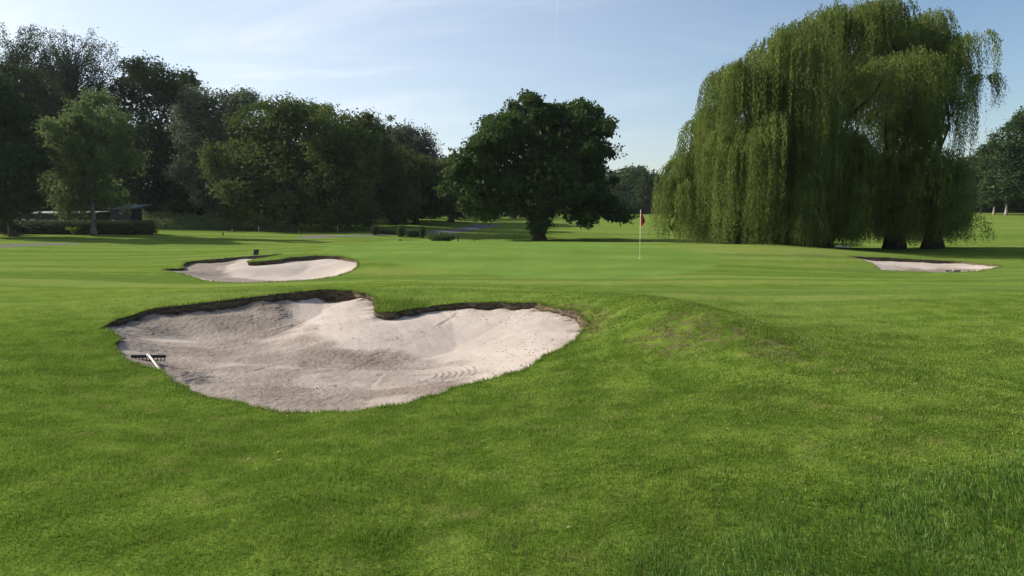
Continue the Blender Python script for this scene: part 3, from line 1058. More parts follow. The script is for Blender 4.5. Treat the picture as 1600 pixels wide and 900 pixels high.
# ------------------------------------------------------------------ the weeping willow
def make_willow():
    Y = 42.5
    base = (1300, 393)
    L = [(1300, 40, 72, 36, 50, 150), (1225, 75, 58, 36, 80, 200), (1415, 52, 62, 34, 60, 130), (1462, 84, 40, 38, 60, 150), (1150, 125, 46, 40, 80, 190),
         (1108, 195, 40, 38, 80, 180), (1072, 258, 40, 42, 60, 130), (1060, 290, 28, 24, 40, 80), (1160, 225, 62, 50, 100, 170), (1240, 165, 75, 55, 110, 220), (1330, 125, 62, 42, 50, 110),
         (1446, 165, 36, 48, 100, 200), (1300, 240, 70, 50, 90, 150), (1438, 265, 40, 42, 70, 124), (1375, 265, 40, 35, 60, 125), (1210, 285, 75, 42, 70, 108),
         (1115, 295, 36, 34, 60, 98), (1518, 125, 14, 8, 15, 60), (1474, 300, 26, 34, 50, 95), (1310, 300, 36, 34, 60, 92), (1370, 325, 22, 20, 40, 66), (1436, 330, 16, 20, 40, 60), (1474, 335, 20, 20, 30, 54), (1090, 320, 24, 24, 50, 70),
         (1500, 338, 16, 12, 15, 35), (1215, 225, 26, 16, 50, 80), (1190, 200, 40, 26, 80, 120), (1280, 330, 42, 24, 50, 90), (1160, 330, 50, 24, 50, 90), (1110, 340, 24, 20, 40, 80), (1225, 340, 44, 22, 40, 90), (1374, 345, 22, 16, 40, 80), (1440, 345, 15, 14, 40, 80), (1484, 352, 22, 14, 30, 70), (1385, 185, 42, 30, 45, 80), (1395, 110, 50, 34, 50, 90), (1494, 70, 14, 20, 40, 90), (1362, 22, 40, 18, 40, 90)]
    loc, lobes = px_lobes(base, Y, [l[:4] for l in L], .8)
    o = thing('weeping_willow', 'huge weeping willow with hanging curtains of foliage to the ground', 'tree', loc)
    s = Y / FPX
    Cs, Ts, Ls, Ws = [], [], [], []
    stem = MB()
    for l, b in zip(L, lobes):
        area = b[3] * b[4] + b[3] * b[5] + b[4] * b[5]
        n = int(area * (20 if l[4] == 45 else 27)) + 40
        D = rand_dirs(n)
        D[:, 2] = np.abs(D[:, 2]) * np.sign(rng.uniform(-.35, 1, n))
        r = .45 + .55 * rng.uniform(0, 1, n) ** .6
        # strands hang in locks: several start near one another
        k = np.maximum(3, n // 18)
        seedD = rand_dirs(k); seedD[:, 2] = np.abs(seedD[:, 2]) * np.sign(rng.uniform(-.25, 1, k))
        pick = rng.integers(0, k, n)
        D = D * .24 + seedD[pick]
        D /= np.linalg.norm(D, axis=1)[:, None]
        seedh = rng.uniform(0, 1, k)
        r = r * rng.uniform(.75, 1.14, k)[pick]
        P = np.array(b[:3]) + D * r[:, None] * np.array(b[3:]) * .83
        hang = (l[4] + (l[5] - l[4]) * np.clip(seedh[pick] * 1.1 - .08 + rng.normal(0, .13, n), 0, 1.2)) * s * (1.5 if l[1] > 260 else 1.0)
        for q in range(n):
            p = P[q]
            H = min(hang[q], p[2] - rng.uniform(.0, .5))
            if H < .4:
                continue
            st = 0.066
            m = int(H / st) + 3
            w = np.arange(m) * st
            out = np.array([D[q, 0], D[q, 1]]) * .8
            arch = 1 - np.exp(-w / .7)
            ph, ph2 = rng.uniform(0, 6.28, 2)
            cx_ = p[0] + out[0] * arch + .07 * np.sin(w * 1.1 + ph) + .018 * w * math.sin(ph2 * 3)
            cy_ = p[1] + out[1] * arch + .07 * np.sin(w * .9 + ph2)
            cz_ = p[2] - np.maximum(0, w - .35 * arch) + rng.normal(0, .02, m)
            C = np.column_stack([cx_, cy_, cz_]) + rng.normal(0, .045, (m, 3))
            T = np.column_stack([rng.normal(0, .42, m), rng.normal(0, .42, m), np.full(m, -1.0)])
            taper = np.clip(1.15 - .5 * w / (H + .01), .5, 1)
            keepk = C[:, 2] > .04
            Cs.append(C[keepk]); Ts.append(T[keepk]); Ls.append((.155 * rng.uniform(.7, 1.3, m) * taper)[keepk])
    # oversized leaves added inside to give the willow a dark core
    ins = [b for b, l in zip(lobes, L) if b[3] > 1.0 and not (1340 < l[0] < 1430 and 90 < l[1] < 300)]
    C2, i2 = sample_lobes(ins, 15000, .05)
    lb = np.array(ins)[i2]
    C2 = lb[:, :3] + (C2 - lb[:, :3]) * .6
    C2[:, 2] -= rng.uniform(0, 1, len(C2)) ** 2 * 2.5
    C2 = C2[C2[:, 2] > .4]
    Cs.append(C2); Ts.append(rng.normal(0, .3, (len(C2), 3)) + np.array([0, 0, -1.0])); Ls.append(np.full(len(C2), .55))
    C = np.concatenate(Cs); T = np.concatenate(Ts); LL = np.concatenate(Ls)
    # openings between the hanging curtains
    kk = np.ones(len(C), bool)
    for (u, v, hw, hh, p_) in [(1340, 360, 8, 34, .93), (1414, 362, 11, 26, .93), (1464, 366, 10, 22, .9), (1512, 352, 10, 30, .8), (1385, 192, 40, 26, .12), (1165, 384, 7, 14, .8), (1250, 380, 6, 12, .8)]:
        c_ = at(u, v, Y) - np.array(loc)
        w_ = hw * s * (1 + .5 * np.sin(C[:, 2] * 2.3 + u)); e_ = np.maximum(np.abs(C[:, 0] - c_[0]) / w_, np.abs(C[:, 2] - c_[2]) / (hh * s))
        kk &= ~((e_ < 1) & (rng.uniform(0, 1, len(C)) < p_))
    C, T, LL = C[kk], T[kk], LL[kk]
    V, F = leaf_quads(C, T, LL, LL * .30)
    mesh_obj('crown', V, F, LM_WILLOW, o)
    m = MB()
    # three leaning stems and the boughs that carry the curtains
    for (u, lean, hh, r) in [(1300, (-.10, .02), 8.5, .62), (1378, (.05, -.04), 9.0, .42), (1215, (-.08, .05), 7.0, .36), (1440, (.10, .05), 7.5, .30), (1480, (.02, .1), 4.5, .22), (1150, (-.06, -.1), 5.5, .25)]:
        bx = at(u, 393, Y)[0] - loc[0]
        by = rng.uniform(-2.2, 2.2)
        p, rr = [], []
        for k in range(9):
            q = k / 8
            p.append((bx + lean[0] * q * hh + .15 * math.sin(q * 5 + u), by + lean[1] * q * hh, -.2 + q * hh))
            rr.append(r * (1.0 - .72 * q + .7 * (1 - q) ** 6))
        m.tube(p, rr, 9)
        ds = sorted(range(len(lobes)), key=lambda i_: abs(lobes[i_][0] - p[-1][0]) + .5 * abs(lobes[i_][2] - hh) - (2 if lobes[i_][2] > hh else 0))
        for i_ in ds[:7]:
            b = lobes[i_]
            if b[2] < hh * .5 or b[3] < 1.0 or abs(b[0] - p[-1][0]) > 5:
                continue
            j = int(rng.integers(4, 9))
            limb(m, p[j], (b[0], b[1], b[2] + b[5] * .5), r * .26, .03, .16, 7)
            for _ in range(3):
                limb(m, (b[0], b[1], b[2] + b[5] * .45), np.array(b[:3]) + rand_dirs(1)[0] * np.array(b[3:]) * .8, .06, .015, .2, 5, 5)
    m.build('trunk', BK_WIL, o, True)
    return o


make_willow()

# ------------------------------------------------------------------ the wood on the left, tree by tree
def upswept_tree(name, label, base_uv, Y, L, n_br, bark, leafm, group=None):
    """tall thin-foliaged tree whose branches sweep upward, sky showing through"""
    loc, lobes = px_lobes(base_uv, Y, L, .8)
    o = thing(name, label, 'tree', loc, group)
    lob = np.array(lobes)
    m = MB()
    H = (lob[:, 2] + lob[:, 5]).max()
    limb(m, (0, 0, -.2), (0, 0, H * .86), .35, .05, .02, 9, 8)
    C, i = sample_lobes(lobes, n_br, .25)
    Cs, Ts = [], []
    for q in range(n_br):
        end = C[q]
        zz = max(2.0, end[2] - rng.uniform(2.5, 5.5))
        st = np.array([end[0] * .35, end[1] * .35, zz])
        limb(m, (st[0] * .15, st[1] * .15, max(1.5, zz - 1.5)), st, .07, .045, .05, 3, 5)
        ptsx = limb(m, st, end, .05, .012, .06, 6, 4)
        for a_, b_ in zip(ptsx[1:-1], ptsx[2:]):
            k = 34
            s_ = rng.uniform(0, 1, k)[:, None]
            Cs.append(np.asarray(a_) * (1 - s_) + np.asarray(b_) * s_ + rng.normal(0, .26, (k, 3)))
            Ts.append(rng.normal(0, .6, (k, 3)) + np.array([0, 0, .8]))
        k = 30
        Cs.append(end + rng.normal(0, .3, (k, 3))); Ts.append(rng.normal(0, .6, (k, 3)) + np.array([0, 0, .6]))
    C = np.concatenate(Cs); T = np.concatenate(Ts)
    V, F = leaf_quads(C, T, .22 * rng.uniform(.7, 1.3, len(C)), .13)
    m.build('trunk', bark, o, True)
    mesh_obj('crown', V, F, leafm, o)
    return o


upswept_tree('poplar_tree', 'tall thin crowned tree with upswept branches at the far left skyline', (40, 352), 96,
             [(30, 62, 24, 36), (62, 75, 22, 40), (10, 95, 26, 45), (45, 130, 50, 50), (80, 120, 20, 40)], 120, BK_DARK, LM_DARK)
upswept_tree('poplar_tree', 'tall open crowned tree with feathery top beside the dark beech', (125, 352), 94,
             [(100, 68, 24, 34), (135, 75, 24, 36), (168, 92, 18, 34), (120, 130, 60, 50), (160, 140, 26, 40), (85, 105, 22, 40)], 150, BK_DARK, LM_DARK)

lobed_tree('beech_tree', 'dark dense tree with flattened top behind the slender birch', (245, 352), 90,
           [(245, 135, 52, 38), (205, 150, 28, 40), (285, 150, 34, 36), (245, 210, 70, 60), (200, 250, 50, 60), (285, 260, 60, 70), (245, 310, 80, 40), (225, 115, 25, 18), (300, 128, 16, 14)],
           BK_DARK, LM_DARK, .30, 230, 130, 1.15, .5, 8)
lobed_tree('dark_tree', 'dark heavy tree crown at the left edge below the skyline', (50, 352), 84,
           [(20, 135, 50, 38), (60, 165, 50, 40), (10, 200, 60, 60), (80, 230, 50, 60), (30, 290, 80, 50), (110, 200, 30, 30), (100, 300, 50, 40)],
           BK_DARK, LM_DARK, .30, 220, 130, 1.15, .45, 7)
lobed_tree('whitebeam_tree', 'grey green tree with silvery highlights left of the big spreading tree', (330, 355), 84,
           [(318, 175, 38, 32), (362, 168, 34, 28), (300, 205, 28, 34), (345, 220, 50, 45), (310, 260, 40, 50), (350, 300, 45, 45), (385, 160, 20, 18)],
           BK_DARK, LM_GREY, .26, 190, 140, 1.0, .4, 6)
lobed_tree('spreading_tree', 'largest rounded olive green tree at the front of the wood', (455, 360), 76,
           [(460, 205, 75, 48), (400, 215, 50, 45), (520, 215, 60, 42), (348, 245, 36, 28), (330, 250, 20, 18), (440, 270, 85, 60), (530, 280, 60, 60), (375, 300, 40, 34), (350, 300, 22, 16),
            (410, 330, 55, 35), (490, 330, 70, 34), (555, 250, 36, 50), (365, 345, 25, 22), (440, 175, 40, 20), (550, 320, 40, 40), (495, 178, 40, 18)],
           BK_DARK, LM_OAK, .25, 330, 150, .95, .6, 5, n_limb=14)
lobed_tree('leafy_tree', 'mid height brownish green tree right of the spreading tree', (575, 358), 86,
           [(548, 205, 30, 24), (578, 215, 34, 26), (590, 265, 45, 50), (560, 300, 50, 50), (610, 310, 45, 45), (570, 195, 18, 14)],
           BK_DARK, LM_OAK, .28, 150, 130, 1.0, .4, 5)
lobed_tree('domed_tree', 'grey green dome topped tree on the skyline above lower trees', (628, 350), 104,
           [(615, 212, 34, 26), (645, 222, 34, 26), (600, 240, 34, 30), (660, 245, 28, 30), (630, 270, 60, 50), (630, 310, 60, 40), (675, 262, 18, 26)],
           BK_DARK, LM_GREY, .30, 170, 130, 1.15, .45, 7)
lobed_tree('autumnal_tree', 'low olive tree in front of the dome topped tree', (650, 350), 94,
           [(640, 265, 44, 28), (680, 275, 30, 30), (610, 290, 30, 40), (650, 310, 55, 36), (690, 310, 30, 30)],
           BK_DARK, LM_OAK, .28, 150, 130, 1.0, .35, 4)
lobed_tree('dark_tree', 'shadowed tree between the olive tree and the lone dark tree', (705, 342), 108,
           [(700, 275, 32, 32), (730, 290, 34, 34), (700, 315, 40, 26), (745, 318, 36, 24)],
           BK_DARK, LM_DARK, .32, 110, 130, 1.1, .35, 4)

# the slender birch and the tree at the left edge, nearer
lobed_tree('birch_tree', 'slender pale trunked birch in front of the clipped hedge', (148, 373), 59,
           [(150, 185, 46, 32), (110, 205, 36, 32), (185, 205, 30, 30), (145, 240, 62, 42), (95, 235, 30, 34), (195, 245, 24, 28), (130, 290, 48, 34), (165, 300, 34, 30), (115, 320, 30, 18), (150, 160, 22, 14), (75, 200, 16, 14), (85, 275, 22, 30)],
           BK_BIRCH, LM_BIRCH, .19, 250, 130, .6, .16, 5.5, n_limb=12, dens=1.0, down=.5, flat=.9, fill=5)
lobed_tree('leaning_tree', 'dark tree with leaning trunk at the left edge before the hedge', (22, 381), 55,
           [(0, 170, 44, 45), (25, 215, 30, 35), (-20, 250, 60, 60), (20, 265, 36, 34), (45, 245, 18, 24), (30, 310, 24, 22), (-10, 320, 40, 30), (-30, 160, 50, 50)],
           BK_DARK, LM_DARK, .24, 200, 150, .7, .2, 5.0, n_limb=10, lean=(-.12, 0))

# prototypes copied for the trees massed further back
def copy_tree(o, label=None, group=None):
    c = o.copy(); COL.objects.link(c)
    for ch in o.children:
        d_ = ch.copy(); COL.objects.link(d_); d_.parent = c
    if label: c['label'] = label
    if group: c['group'] = group
    return c


def proto(label, leafm, bark, Y, seed_l, group, clump=1.25, leaf=.36, nc=130, th=5):
    return lobed_tree('woodland_tree', label, (800, 360), Y, seed_l, bark, leafm, leaf, nc, 130, clump, .4, th, group)


GRP = 'trees massed in the shade at the back of the wood'
LAB = 'dark tree in the shaded mass at the back of the wood'
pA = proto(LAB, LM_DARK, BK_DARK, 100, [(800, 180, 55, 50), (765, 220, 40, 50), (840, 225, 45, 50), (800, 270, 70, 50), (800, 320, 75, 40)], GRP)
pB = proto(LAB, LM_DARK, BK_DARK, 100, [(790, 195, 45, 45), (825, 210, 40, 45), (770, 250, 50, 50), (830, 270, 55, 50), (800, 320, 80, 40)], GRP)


def place_tree(o, u, Y, topv, rz, sx=1.0, foot=None):
    p = at(u, 360, Y)
    zf = float(zg(p[0], Y))
    h = at(u, topv, Y)[2] - zf
    mz = max(v_[2] for ch in o.children if ch.name.startswith('crown') for v_ in ch.bound_box)
    k = h / mz
    o.location = (p[0], Y, zf - .05)
    o.rotation_euler = (0, 0, rz)
    o.scale = (k * sx, k * sx, k)


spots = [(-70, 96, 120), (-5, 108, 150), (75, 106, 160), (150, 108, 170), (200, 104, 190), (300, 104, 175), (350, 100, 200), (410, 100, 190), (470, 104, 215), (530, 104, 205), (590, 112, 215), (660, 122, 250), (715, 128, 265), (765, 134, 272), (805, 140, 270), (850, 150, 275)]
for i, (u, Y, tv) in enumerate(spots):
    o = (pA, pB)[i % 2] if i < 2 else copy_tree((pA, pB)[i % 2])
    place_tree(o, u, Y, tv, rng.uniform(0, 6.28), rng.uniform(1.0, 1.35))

# the far wood across the fairway
GF = 'trees of the hazy wood across the far fairway'
LF = 'hazy dark tree of the wood beyond the far fairway'
pC = proto(LF, LM_MAPLE, BK_DARK, 200, [(800, 280, 34, 24), (780, 300, 26, 24), (822, 302, 28, 24), (800, 318, 42, 20)], GF, 1.5, .6, 110, 5)
far_spots = [(905, 215, 285), (940, 205, 268), (972, 210, 258), (998, 200, 254), (1022, 205, 268), (1050, 215, 272), (1085, 225, 280), (1120, 225, 275), (1160, 228, 272), (1205, 230, 280), (1250, 235, 272), (1300, 235, 276), (1345, 230, 270), (1390, 235, 268), (1435, 230, 272), (1475, 220, 262)]
for i, (u, Y, tv) in enumerate(far_spots):
    o = pC if i == 0 else copy_tree(pC)
    place_tree(o, u, Y, tv, rng.uniform(0, 6.28), rng.uniform(1.0, 1.3))

# the row of pale trunked trees at the right edge
GR = 'pale trunked trees in the row at the right edge'
pD = lobed_tree('maple_tree', 'tallest dense green tree with pale trunk at the right edge', (1612, 335), 122,
                [(1612, 200, 40, 40), (1585, 235, 40, 40), (1645, 230, 40, 45), (1612, 270, 55, 40), (1575, 285, 34, 26), (1650, 285, 40, 30), (1612, 300, 50, 16)],
                BK_PALE, LM_MAPLE, .36, 220, 130, 1.05, .3, 5.5, GR, zmin=3.2)
row = [(1570, 126, 205, 'second tallest pale trunked tree just left of the tallest at right edge'),
       (1551, 132, 232, 'shorter pale trunked tree third in from the right edge'),
       (1530, 140, 246, 'lowest pale trunked tree beside the willow at right'),
       (1660, 120, 150, None)]
for u, Y, tv, lab in row:
    if lab is None:
        continue
    o = copy_tree(pD, lab, GR)
    place_tree(o, u, Y, tv, rng.uniform(0, 6.28), .95)
pE = copy_tree(pC, 'greyish tree rising behind the pale trunked row at right', 'trees behind the pale trunked row')
place_tree(pE, 1512, 165, 238, 1.0, 1.2)
for u, Y, tv in [(1545, 160, 240), (1590, 158, 215)]:
    o = copy_tree(pC, 'dark tree filling the gaps behind the pale trunked row', 'trees behind the pale trunked row')
    place_tree(o, u, Y, tv, rng.uniform(0, 6.28), 1.4)

# ------------------------------------------------------------------ hedges, shrubs, undergrowth
MAT_LIGHT_BLOCK = plain_mat('light_block_core', (0.020, 0.018, 0.012), .95, .3, 5)  # dark colour of the solids that block light inside hedges and bushes


def hedge(name, label, u0, u1, vt, Y, depth, leaf, n, base_v=None, leafm=None, ragged_=.06):
    p0, p1 = at(u0, vt, Y), at(u1, vt, Y)
    xc = (p0[0] + p1[0]) / 2; L = p1[0] - p0[0]
    zf = min(float(zg(p0[0], Y)), float(zg(p1[0], Y)))
    h = p0[2] - zf
    o = thing(name, label, 'hedge', (xc, Y + depth / 2, zf))
    m = MB()
    m.box((0, 0, h * .46), (L - .25, depth - .25, h * .92 - .1), bev=.15)
    m.build('stems', MAT_LIGHT_BLOCK, o)  # unseen solid box added to keep light from passing through the hedge
    # leaves on and just inside the clipped faces
    a = np.array([L * h, L * h * .4, L * depth, depth * h, depth * h]); k = rng.choice(5, n, p=a / a.sum())
    x = rng.uniform(-L / 2, L / 2, n); y = rng.uniform(-depth / 2, depth / 2, n); z = rng.uniform(0.02, h, n)
    y = np.where(k == 0, -depth / 2, np.where(k == 1, depth / 2, y))
    z = np.where(k == 2, h, z)
    x = np.where(k == 3, -L / 2, np.where(k == 4, L / 2, x))
    P = np.column_stack([x, y, z]) + rng.normal(0, ragged_, (n, 3))
    P[:, 2] += .05 * fbm(x * 1.5, y * 1.5, 12, 2)
    P[:, 2] = np.maximum(P[:, 2], .03)
    V, F = leaf_quads(P, rand_dirs(n) + np.array([0, -.2, .2]), leaf * rng.uniform(.7, 1.3, n), leaf * .6)
    mesh_obj('foliage', V, F, leafm or LM_HEDGE, o)
    return o


def bush(name, label, u, v_top, v_base, half_px, Y, leaf, n, leafm, cat='bush', group=None, loose=.12, drop=0.0, core=True):
    b = at(u, v_base, Y)
    zf = float(zg(b[0], Y))
    top = at(u, v_top, Y)[2] - zf
    rx = half_px * Y / FPX
    o = thing(name, label, cat, (b[0], Y, zf), group)
    rz = top / 2
    D = rand_dirs(n)
    r = 1 - np.abs(rng.normal(0, loose, n))
    r *= 1 + .12 * np.sin(D[:, 0] * 6 + u) * np.sin(D[:, 2] * 5)
    P = D * r[:, None] * np.array([rx, rx, rz]) + np.array([0, 0, rz])
    P[:, 2] = np.maximum(P[:, 2], .03)
    V, F = leaf_quads(P, D + rand_dirs(n) * .8, leaf * rng.uniform(.7, 1.3, n), leaf * .55)
    m = MB()
    m.lathe((0, 0, rz * .1), [(rx * .1, 0), (rx * .62, rz * .5), (rx * .7, rz * .9), (rx * .5, rz * 1.4), (rx * .1, rz * 1.65)], 9)
    m.build('stems', MAT_LIGHT_BLOCK, o, True)  # unseen solid core added to stop light inside the bush
    mesh_obj('foliage', V, F, leafm, o)
    return o


hedge('clipped_hedge', 'long dark clipped hedge behind the birch and before the shed', -30, 232, 346.5, 60, 1.6, .10, 16000)
bush('round_shrub', 'pale leaved shrub at the left end in front of the hedge', 12, 338, 381, 20, 57, .16, 900, LM_WEED, loose=.3)
bush('round_shrub', 'glossy leaved shrub between the leaning tree and clipped hedge', 34, 349, 378, 11, 57.5, .14, 600, LM_HEDGE, loose=.25)
# bright fern
b = at(115, 371, 58.5); zf = float(zg(b[0], 58.5))
o = thing('fern', 'bright yellow green fern in front of the dark hedge', 'fern', (b[0], 58.5, zf))
fr = MB(); Cs, Ts = [], []
for k in range(26):
    a = rng.uniform(0, 6.28); R_ = rng.uniform(.35, .62); Hh = rng.uniform(.45, .75)
    ptsx = [(math.cos(a) * R_ * s, math.sin(a) * R_ * s, Hh * math.sin(min(1, s) * 1.9) ** .9) for s in np.linspace(0, 1, 9)]
    fr.tube(ptsx, .008, 4)
    for p in ptsx[1:]:
        for sgn in (-1, 1):
            Cs.append(np.array(p) + np.array([-math.sin(a), math.cos(a), 0]) * sgn * .07); Ts.append(np.array([-math.sin(a) * sgn, math.cos(a) * sgn, .2]))
fr.build('stalks', LM_FERN, o)
V, F = leaf_quads(np.array(Cs), np.array(Ts), .17, .07)
mesh_obj('fronds', V, F, LM_FERN, o)

# weeds and low growth at the foot of the wood
n = 14000
uu = rng.uniform(225, 470, n); YY = rng.uniform(71, 78, n)
hgt = np.interp(uu, [225, 260, 330, 400, 440, 470], [1.6, 1.5, 1.1, 1.3, .9, .4]) * np.interp(YY, [71, 72, 78], [.35, .8, 1.25])
X = (uu - 800) / FPX * YY
hgt = hgt * (1 + .8 * fbm(X * .6, YY * .6, 91, 3))
P = np.column_stack([X, YY, zg(X, YY) + rng.uniform(0, 1, n) ** .6 * hgt])
V, F = leaf_quads(P, rand_dirs(n) + np.array([0, 0, .6]), .20 * rng.uniform(.6, 1.3, n), .10)
o = mesh_obj('undergrowth', V, F, LM_WEED)
o['kind'] = 'stuff'; o['label'] = 'pale weeds and nettles along the edge of the wood'
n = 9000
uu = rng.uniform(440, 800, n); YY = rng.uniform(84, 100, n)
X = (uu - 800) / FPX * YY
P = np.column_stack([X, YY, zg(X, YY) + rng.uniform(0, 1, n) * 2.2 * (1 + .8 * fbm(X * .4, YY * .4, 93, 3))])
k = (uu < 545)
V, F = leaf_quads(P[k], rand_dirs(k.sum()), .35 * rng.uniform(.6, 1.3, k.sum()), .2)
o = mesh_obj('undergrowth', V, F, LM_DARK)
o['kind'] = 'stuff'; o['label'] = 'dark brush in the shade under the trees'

# clipped garden planting beside the path
GB = 'clipped round bushes beside the cart path'
bush('topiary_bush', 'clipped round bush at the left end of the low hedges', 586, 351.5, 366, 6.5, 66, .07, 2500, LM_HEDGE, group=GB, loose=.05)
bush('topiary_bush', 'largest clipped round bush in the middle of the low hedges', 627, 351, 366.5, 7.5, 65, .07, 3000, LM_HEDGE, group=GB, loose=.05)
bush('topiary_bush', 'smallest clipped round bush at the right end of the low hedges', 660, 353, 366, 5, 65, .07, 2000, LM_HEDGE, group=GB, loose=.05)
hedge('low_hedge', 'low clipped hedge left of the largest round bush', 592, 619, 359.5, 68, .7, .08, 2600)
hedge('low_hedge', 'low clipped hedge between the two right hand round bushes', 634, 657, 360, 66, .7, .08, 2600)
bush('bank_shade_shrub', 'low dark shrub standing in for the shaded grass bank right of the round bushes', 690, 363, 374, 22, 60, .12, 2200, LM_HEDGE, loose=.2)  # dark shrub put where the grass bank lies in shade

# ------------------------------------------------------------------ shed and roof behind the hedge
MAT_SHED = plain_mat('shed_wall', (0.030, 0.032, 0.030), .8, .2, 3)
MAT_ROOF = plain_mat('roof_sheet', (0.22, 0.22, 0.22), .6, .2, 3)
MAT_PANE = plain_mat('window_pane', (0.35, 0.42, 0.46), .12, .1, 2, .5)
MAT_BLUE = plain_mat('blue_sheet', (0.10, 0.13, 0.18), .6, .2, 2)
MAT_BLACK = plain_mat('black_plastic', (0.014, 0.014, 0.015), .45, .2, 20)
MAT_WHITE = plain_mat('white_paint', (0.78, 0.78, 0.76), .45, .06, 10)
MAT_HANDLE = plain_mat('worn_handle', (0.56, 0.52, 0.48), .6, .25, 9)
MAT_RED = plain_mat('red_cloth', (0.26, 0.010, 0.016), .8, .15, 6)
MAT_WOOD = plain_mat('post_wood', (0.30, 0.27, 0.22), .9, .25, 12)
MAT_PALEP = plain_mat('sign_rim', (0.42, 0.42, 0.42), .5, .1, 20)


def shed(name, label, u0, u1, v_eave, v_ridge, Y, D, wallm, roofm, wins, cat='shed'):
    a, b = at(u0, v_eave, Y), at(u1, v_eave, Y)
    xc, L = (a[0] + b[0]) / 2, b[0] - a[0]
    zf = float(zg(xc, Y)); h = a[2] - zf
    ridge = at(u0, v_ridge, Y + (D if v_ridge > v_eave - 5 else D / 2))[2] - zf
    ridge = max(ridge, h + .12)
    o = thing(name, label, cat, (xc, Y, zf))
    m = MB(); m.box((0, D / 2, h / 2 - .1), (L, D, h + .2)); m.build('wall', wallm, o)
    m = MB()
    e = .25
    m.add([(-L / 2 - e, -e, h + .01), (L / 2 + e, -e, h + .01), (L / 2 + e, D + e, ridge), (-L / 2 - e, D + e, ridge),
           (-L / 2 - e, -e, h + .07), (L / 2 + e, -e, h + .07), (L / 2 + e, D + e, ridge + .06), (-L / 2 - e, D + e, ridge + .06)],
          [[3, 2, 1, 0], [4, 5, 6, 7], [0, 1, 5, 4], [1, 2, 6, 5], [2, 3, 7, 6], [3, 0, 4, 7]])
    m.build('roof', roofm, o)
    for (w0, w1, v0, v1) in wins:
        p, q = at(w0, v0, Y), at(w1, v1, Y)
        cx_, cz_ = (p[0] + q[0]) / 2 - xc, (p[2] + q[2]) / 2 - zf
        W_, H_ = q[0] - p[0], p[2] - q[2]
        m = MB()
        for (dx, dz, sx, sz) in ((0, H_ / 2, W_ + .1, .05), (0, -H_ / 2, W_ + .1, .05), (-W_ / 2, 0, .05, H_ - .05), (W_ / 2, 0, .05, H_ - .05)):
            m.box((cx_ + dx, -.03, cz_ + dz), (sx, .07, sz))
        wf = m.build('window', MAT_SHED, o)
        m = MB(); m.box((cx_, -.012, cz_), (W_ - .05, .03, H_ - .05)); m.build('pane', MAT_PANE, wf)
    return o


shed('garden_shed', 'low dark shed with pale flat roof edge behind the hedge', 28, 128, 334, 331, 68, 4, MAT_SHED, MAT_ROOF, [(32, 41, 341.5, 346), (46.5, 57, 342, 346.5)])
shed('garden_shelter', 'small blue grey roofed shelter behind the birch trunk', 172, 204, 327, 320, 78, 4, MAT_SHED, MAT_BLUE, [], 'shelter')

# ------------------------------------------------------------------ flagstick
f0 = hit(999.5, 404)
zf = float(zg(f0[0], f0[1])); topz = at(999.5, 329, f0[1])[2] - zf
o = thing('golf_flag', 'red flag on a white stick standing in the green', 'flag', (f0[0], f0[1], zf))
m = MB(); m.tube([(0, 0, -.1), (0, 0, topz * .5), (0, 0, topz)], [.009, .009, .008], 8); m.lathe((0, 0, topz), [(.016, 0), (.018, .015), (.006, .03)], 8)
m.build('flagstick', MAT_WHITE, o, True)
m = MB(); m.lathe((0, 0, .002), [(.054, 0), (.054, .004), (.05, .005)], 16); m.build('cup', MAT_WHITE, o)
nx, nz = 14, 16
fv, ff = [], []
for side in (0, 1):
    for j in range(nz + 1):
        q = j / nz
        # limp cloth: hangs close to the stick at top and foot, bellies out in between
        wdt = np.interp(q, [0, .25, .55, .72, 1], [.04, .10, .16, .165, .04])
        lowr = .03
        for i in range(nx + 1):
            p = i / nx
            x = .014 + wdt * p
            y = .045 * math.sin(p * 9 + q * 1.5) * (.3 + p) - .02 * p + (.004 if side else 0)
            z = topz - .03 - q * .60 - .06 * p * (1 - q)
            fv.append((x, y, z))
N_ = (nx + 1) * (nz + 1)
for side in (0, 1):
    for j in range(nz):
        for i in range(nx):
            a = side * N_ + j * (nx + 1) + i
            qd = [a, a + 1, a + nx + 2, a + nx + 1]
            ff.append(qd if side else qd[::-1])
mesh_obj('flag', fv, ff, MAT_RED, o, True)

# ------------------------------------------------------------------ rakes
def rake(label, head_uv, tail_uv, szf, width, group):
    h = hit(*head_uv); tl = hit(*tail_uv)
    # the sand lies lower than the turf: slide along the sight line to the sand level
    for _ in range(30):
        zs = float(szf([h[0]], [h[1]])[0]); dd = ray(*head_uv); tt = (zs + .05 - CAM_Z) / dd[2]; h = np.array([dd[0] * tt, dd[1] * tt])
    o = thing('bunker_rake', label, 'rake', (h[0], h[1], zs), group)
    d2 = np.array([tl[0], tl[1]]) - h
    ang = math.atan2(d2[1], d2[0]); L = np.linalg.norm(d2)
    m = MB()
    k = math.pi / 2 * 0
    w = width / 2
    m.box((0, 0, .075), (width, .022, .05), bev=.006)
    m.box((0, .0, .012), (width * .96, .018, .012), bev=.003)
    m.build('rake_head', MAT_BLACK, o)
    for i in range(10):
        x = -w + .02 + i * (width - .04) / 9
        m = MB(); m.tube([(x, 0, .06), (x, -.012, .015), (x, -.014, -.01)], [.009, .008, .005], 6)
        m.build('tine', MAT_BLACK, o)
    m = MB()
    zt = float(zg(tl[0], tl[1])) - zs - .03
    m.tube([(0, .012, .09), (d2[0] * .5, d2[1] * .5, .09 * .5 + zt * .5), (d2[0], d2[1], zt)], [.015, .014, .013], 8)
    m.build('handle', MAT_HANDLE, o, True)
    m = MB(); m.lathe((0, .006, .05), [(.026, 0), (.03, .03), (.026, .062)], 10); m.build('socket', MAT_WHITE, o, True)
    return o


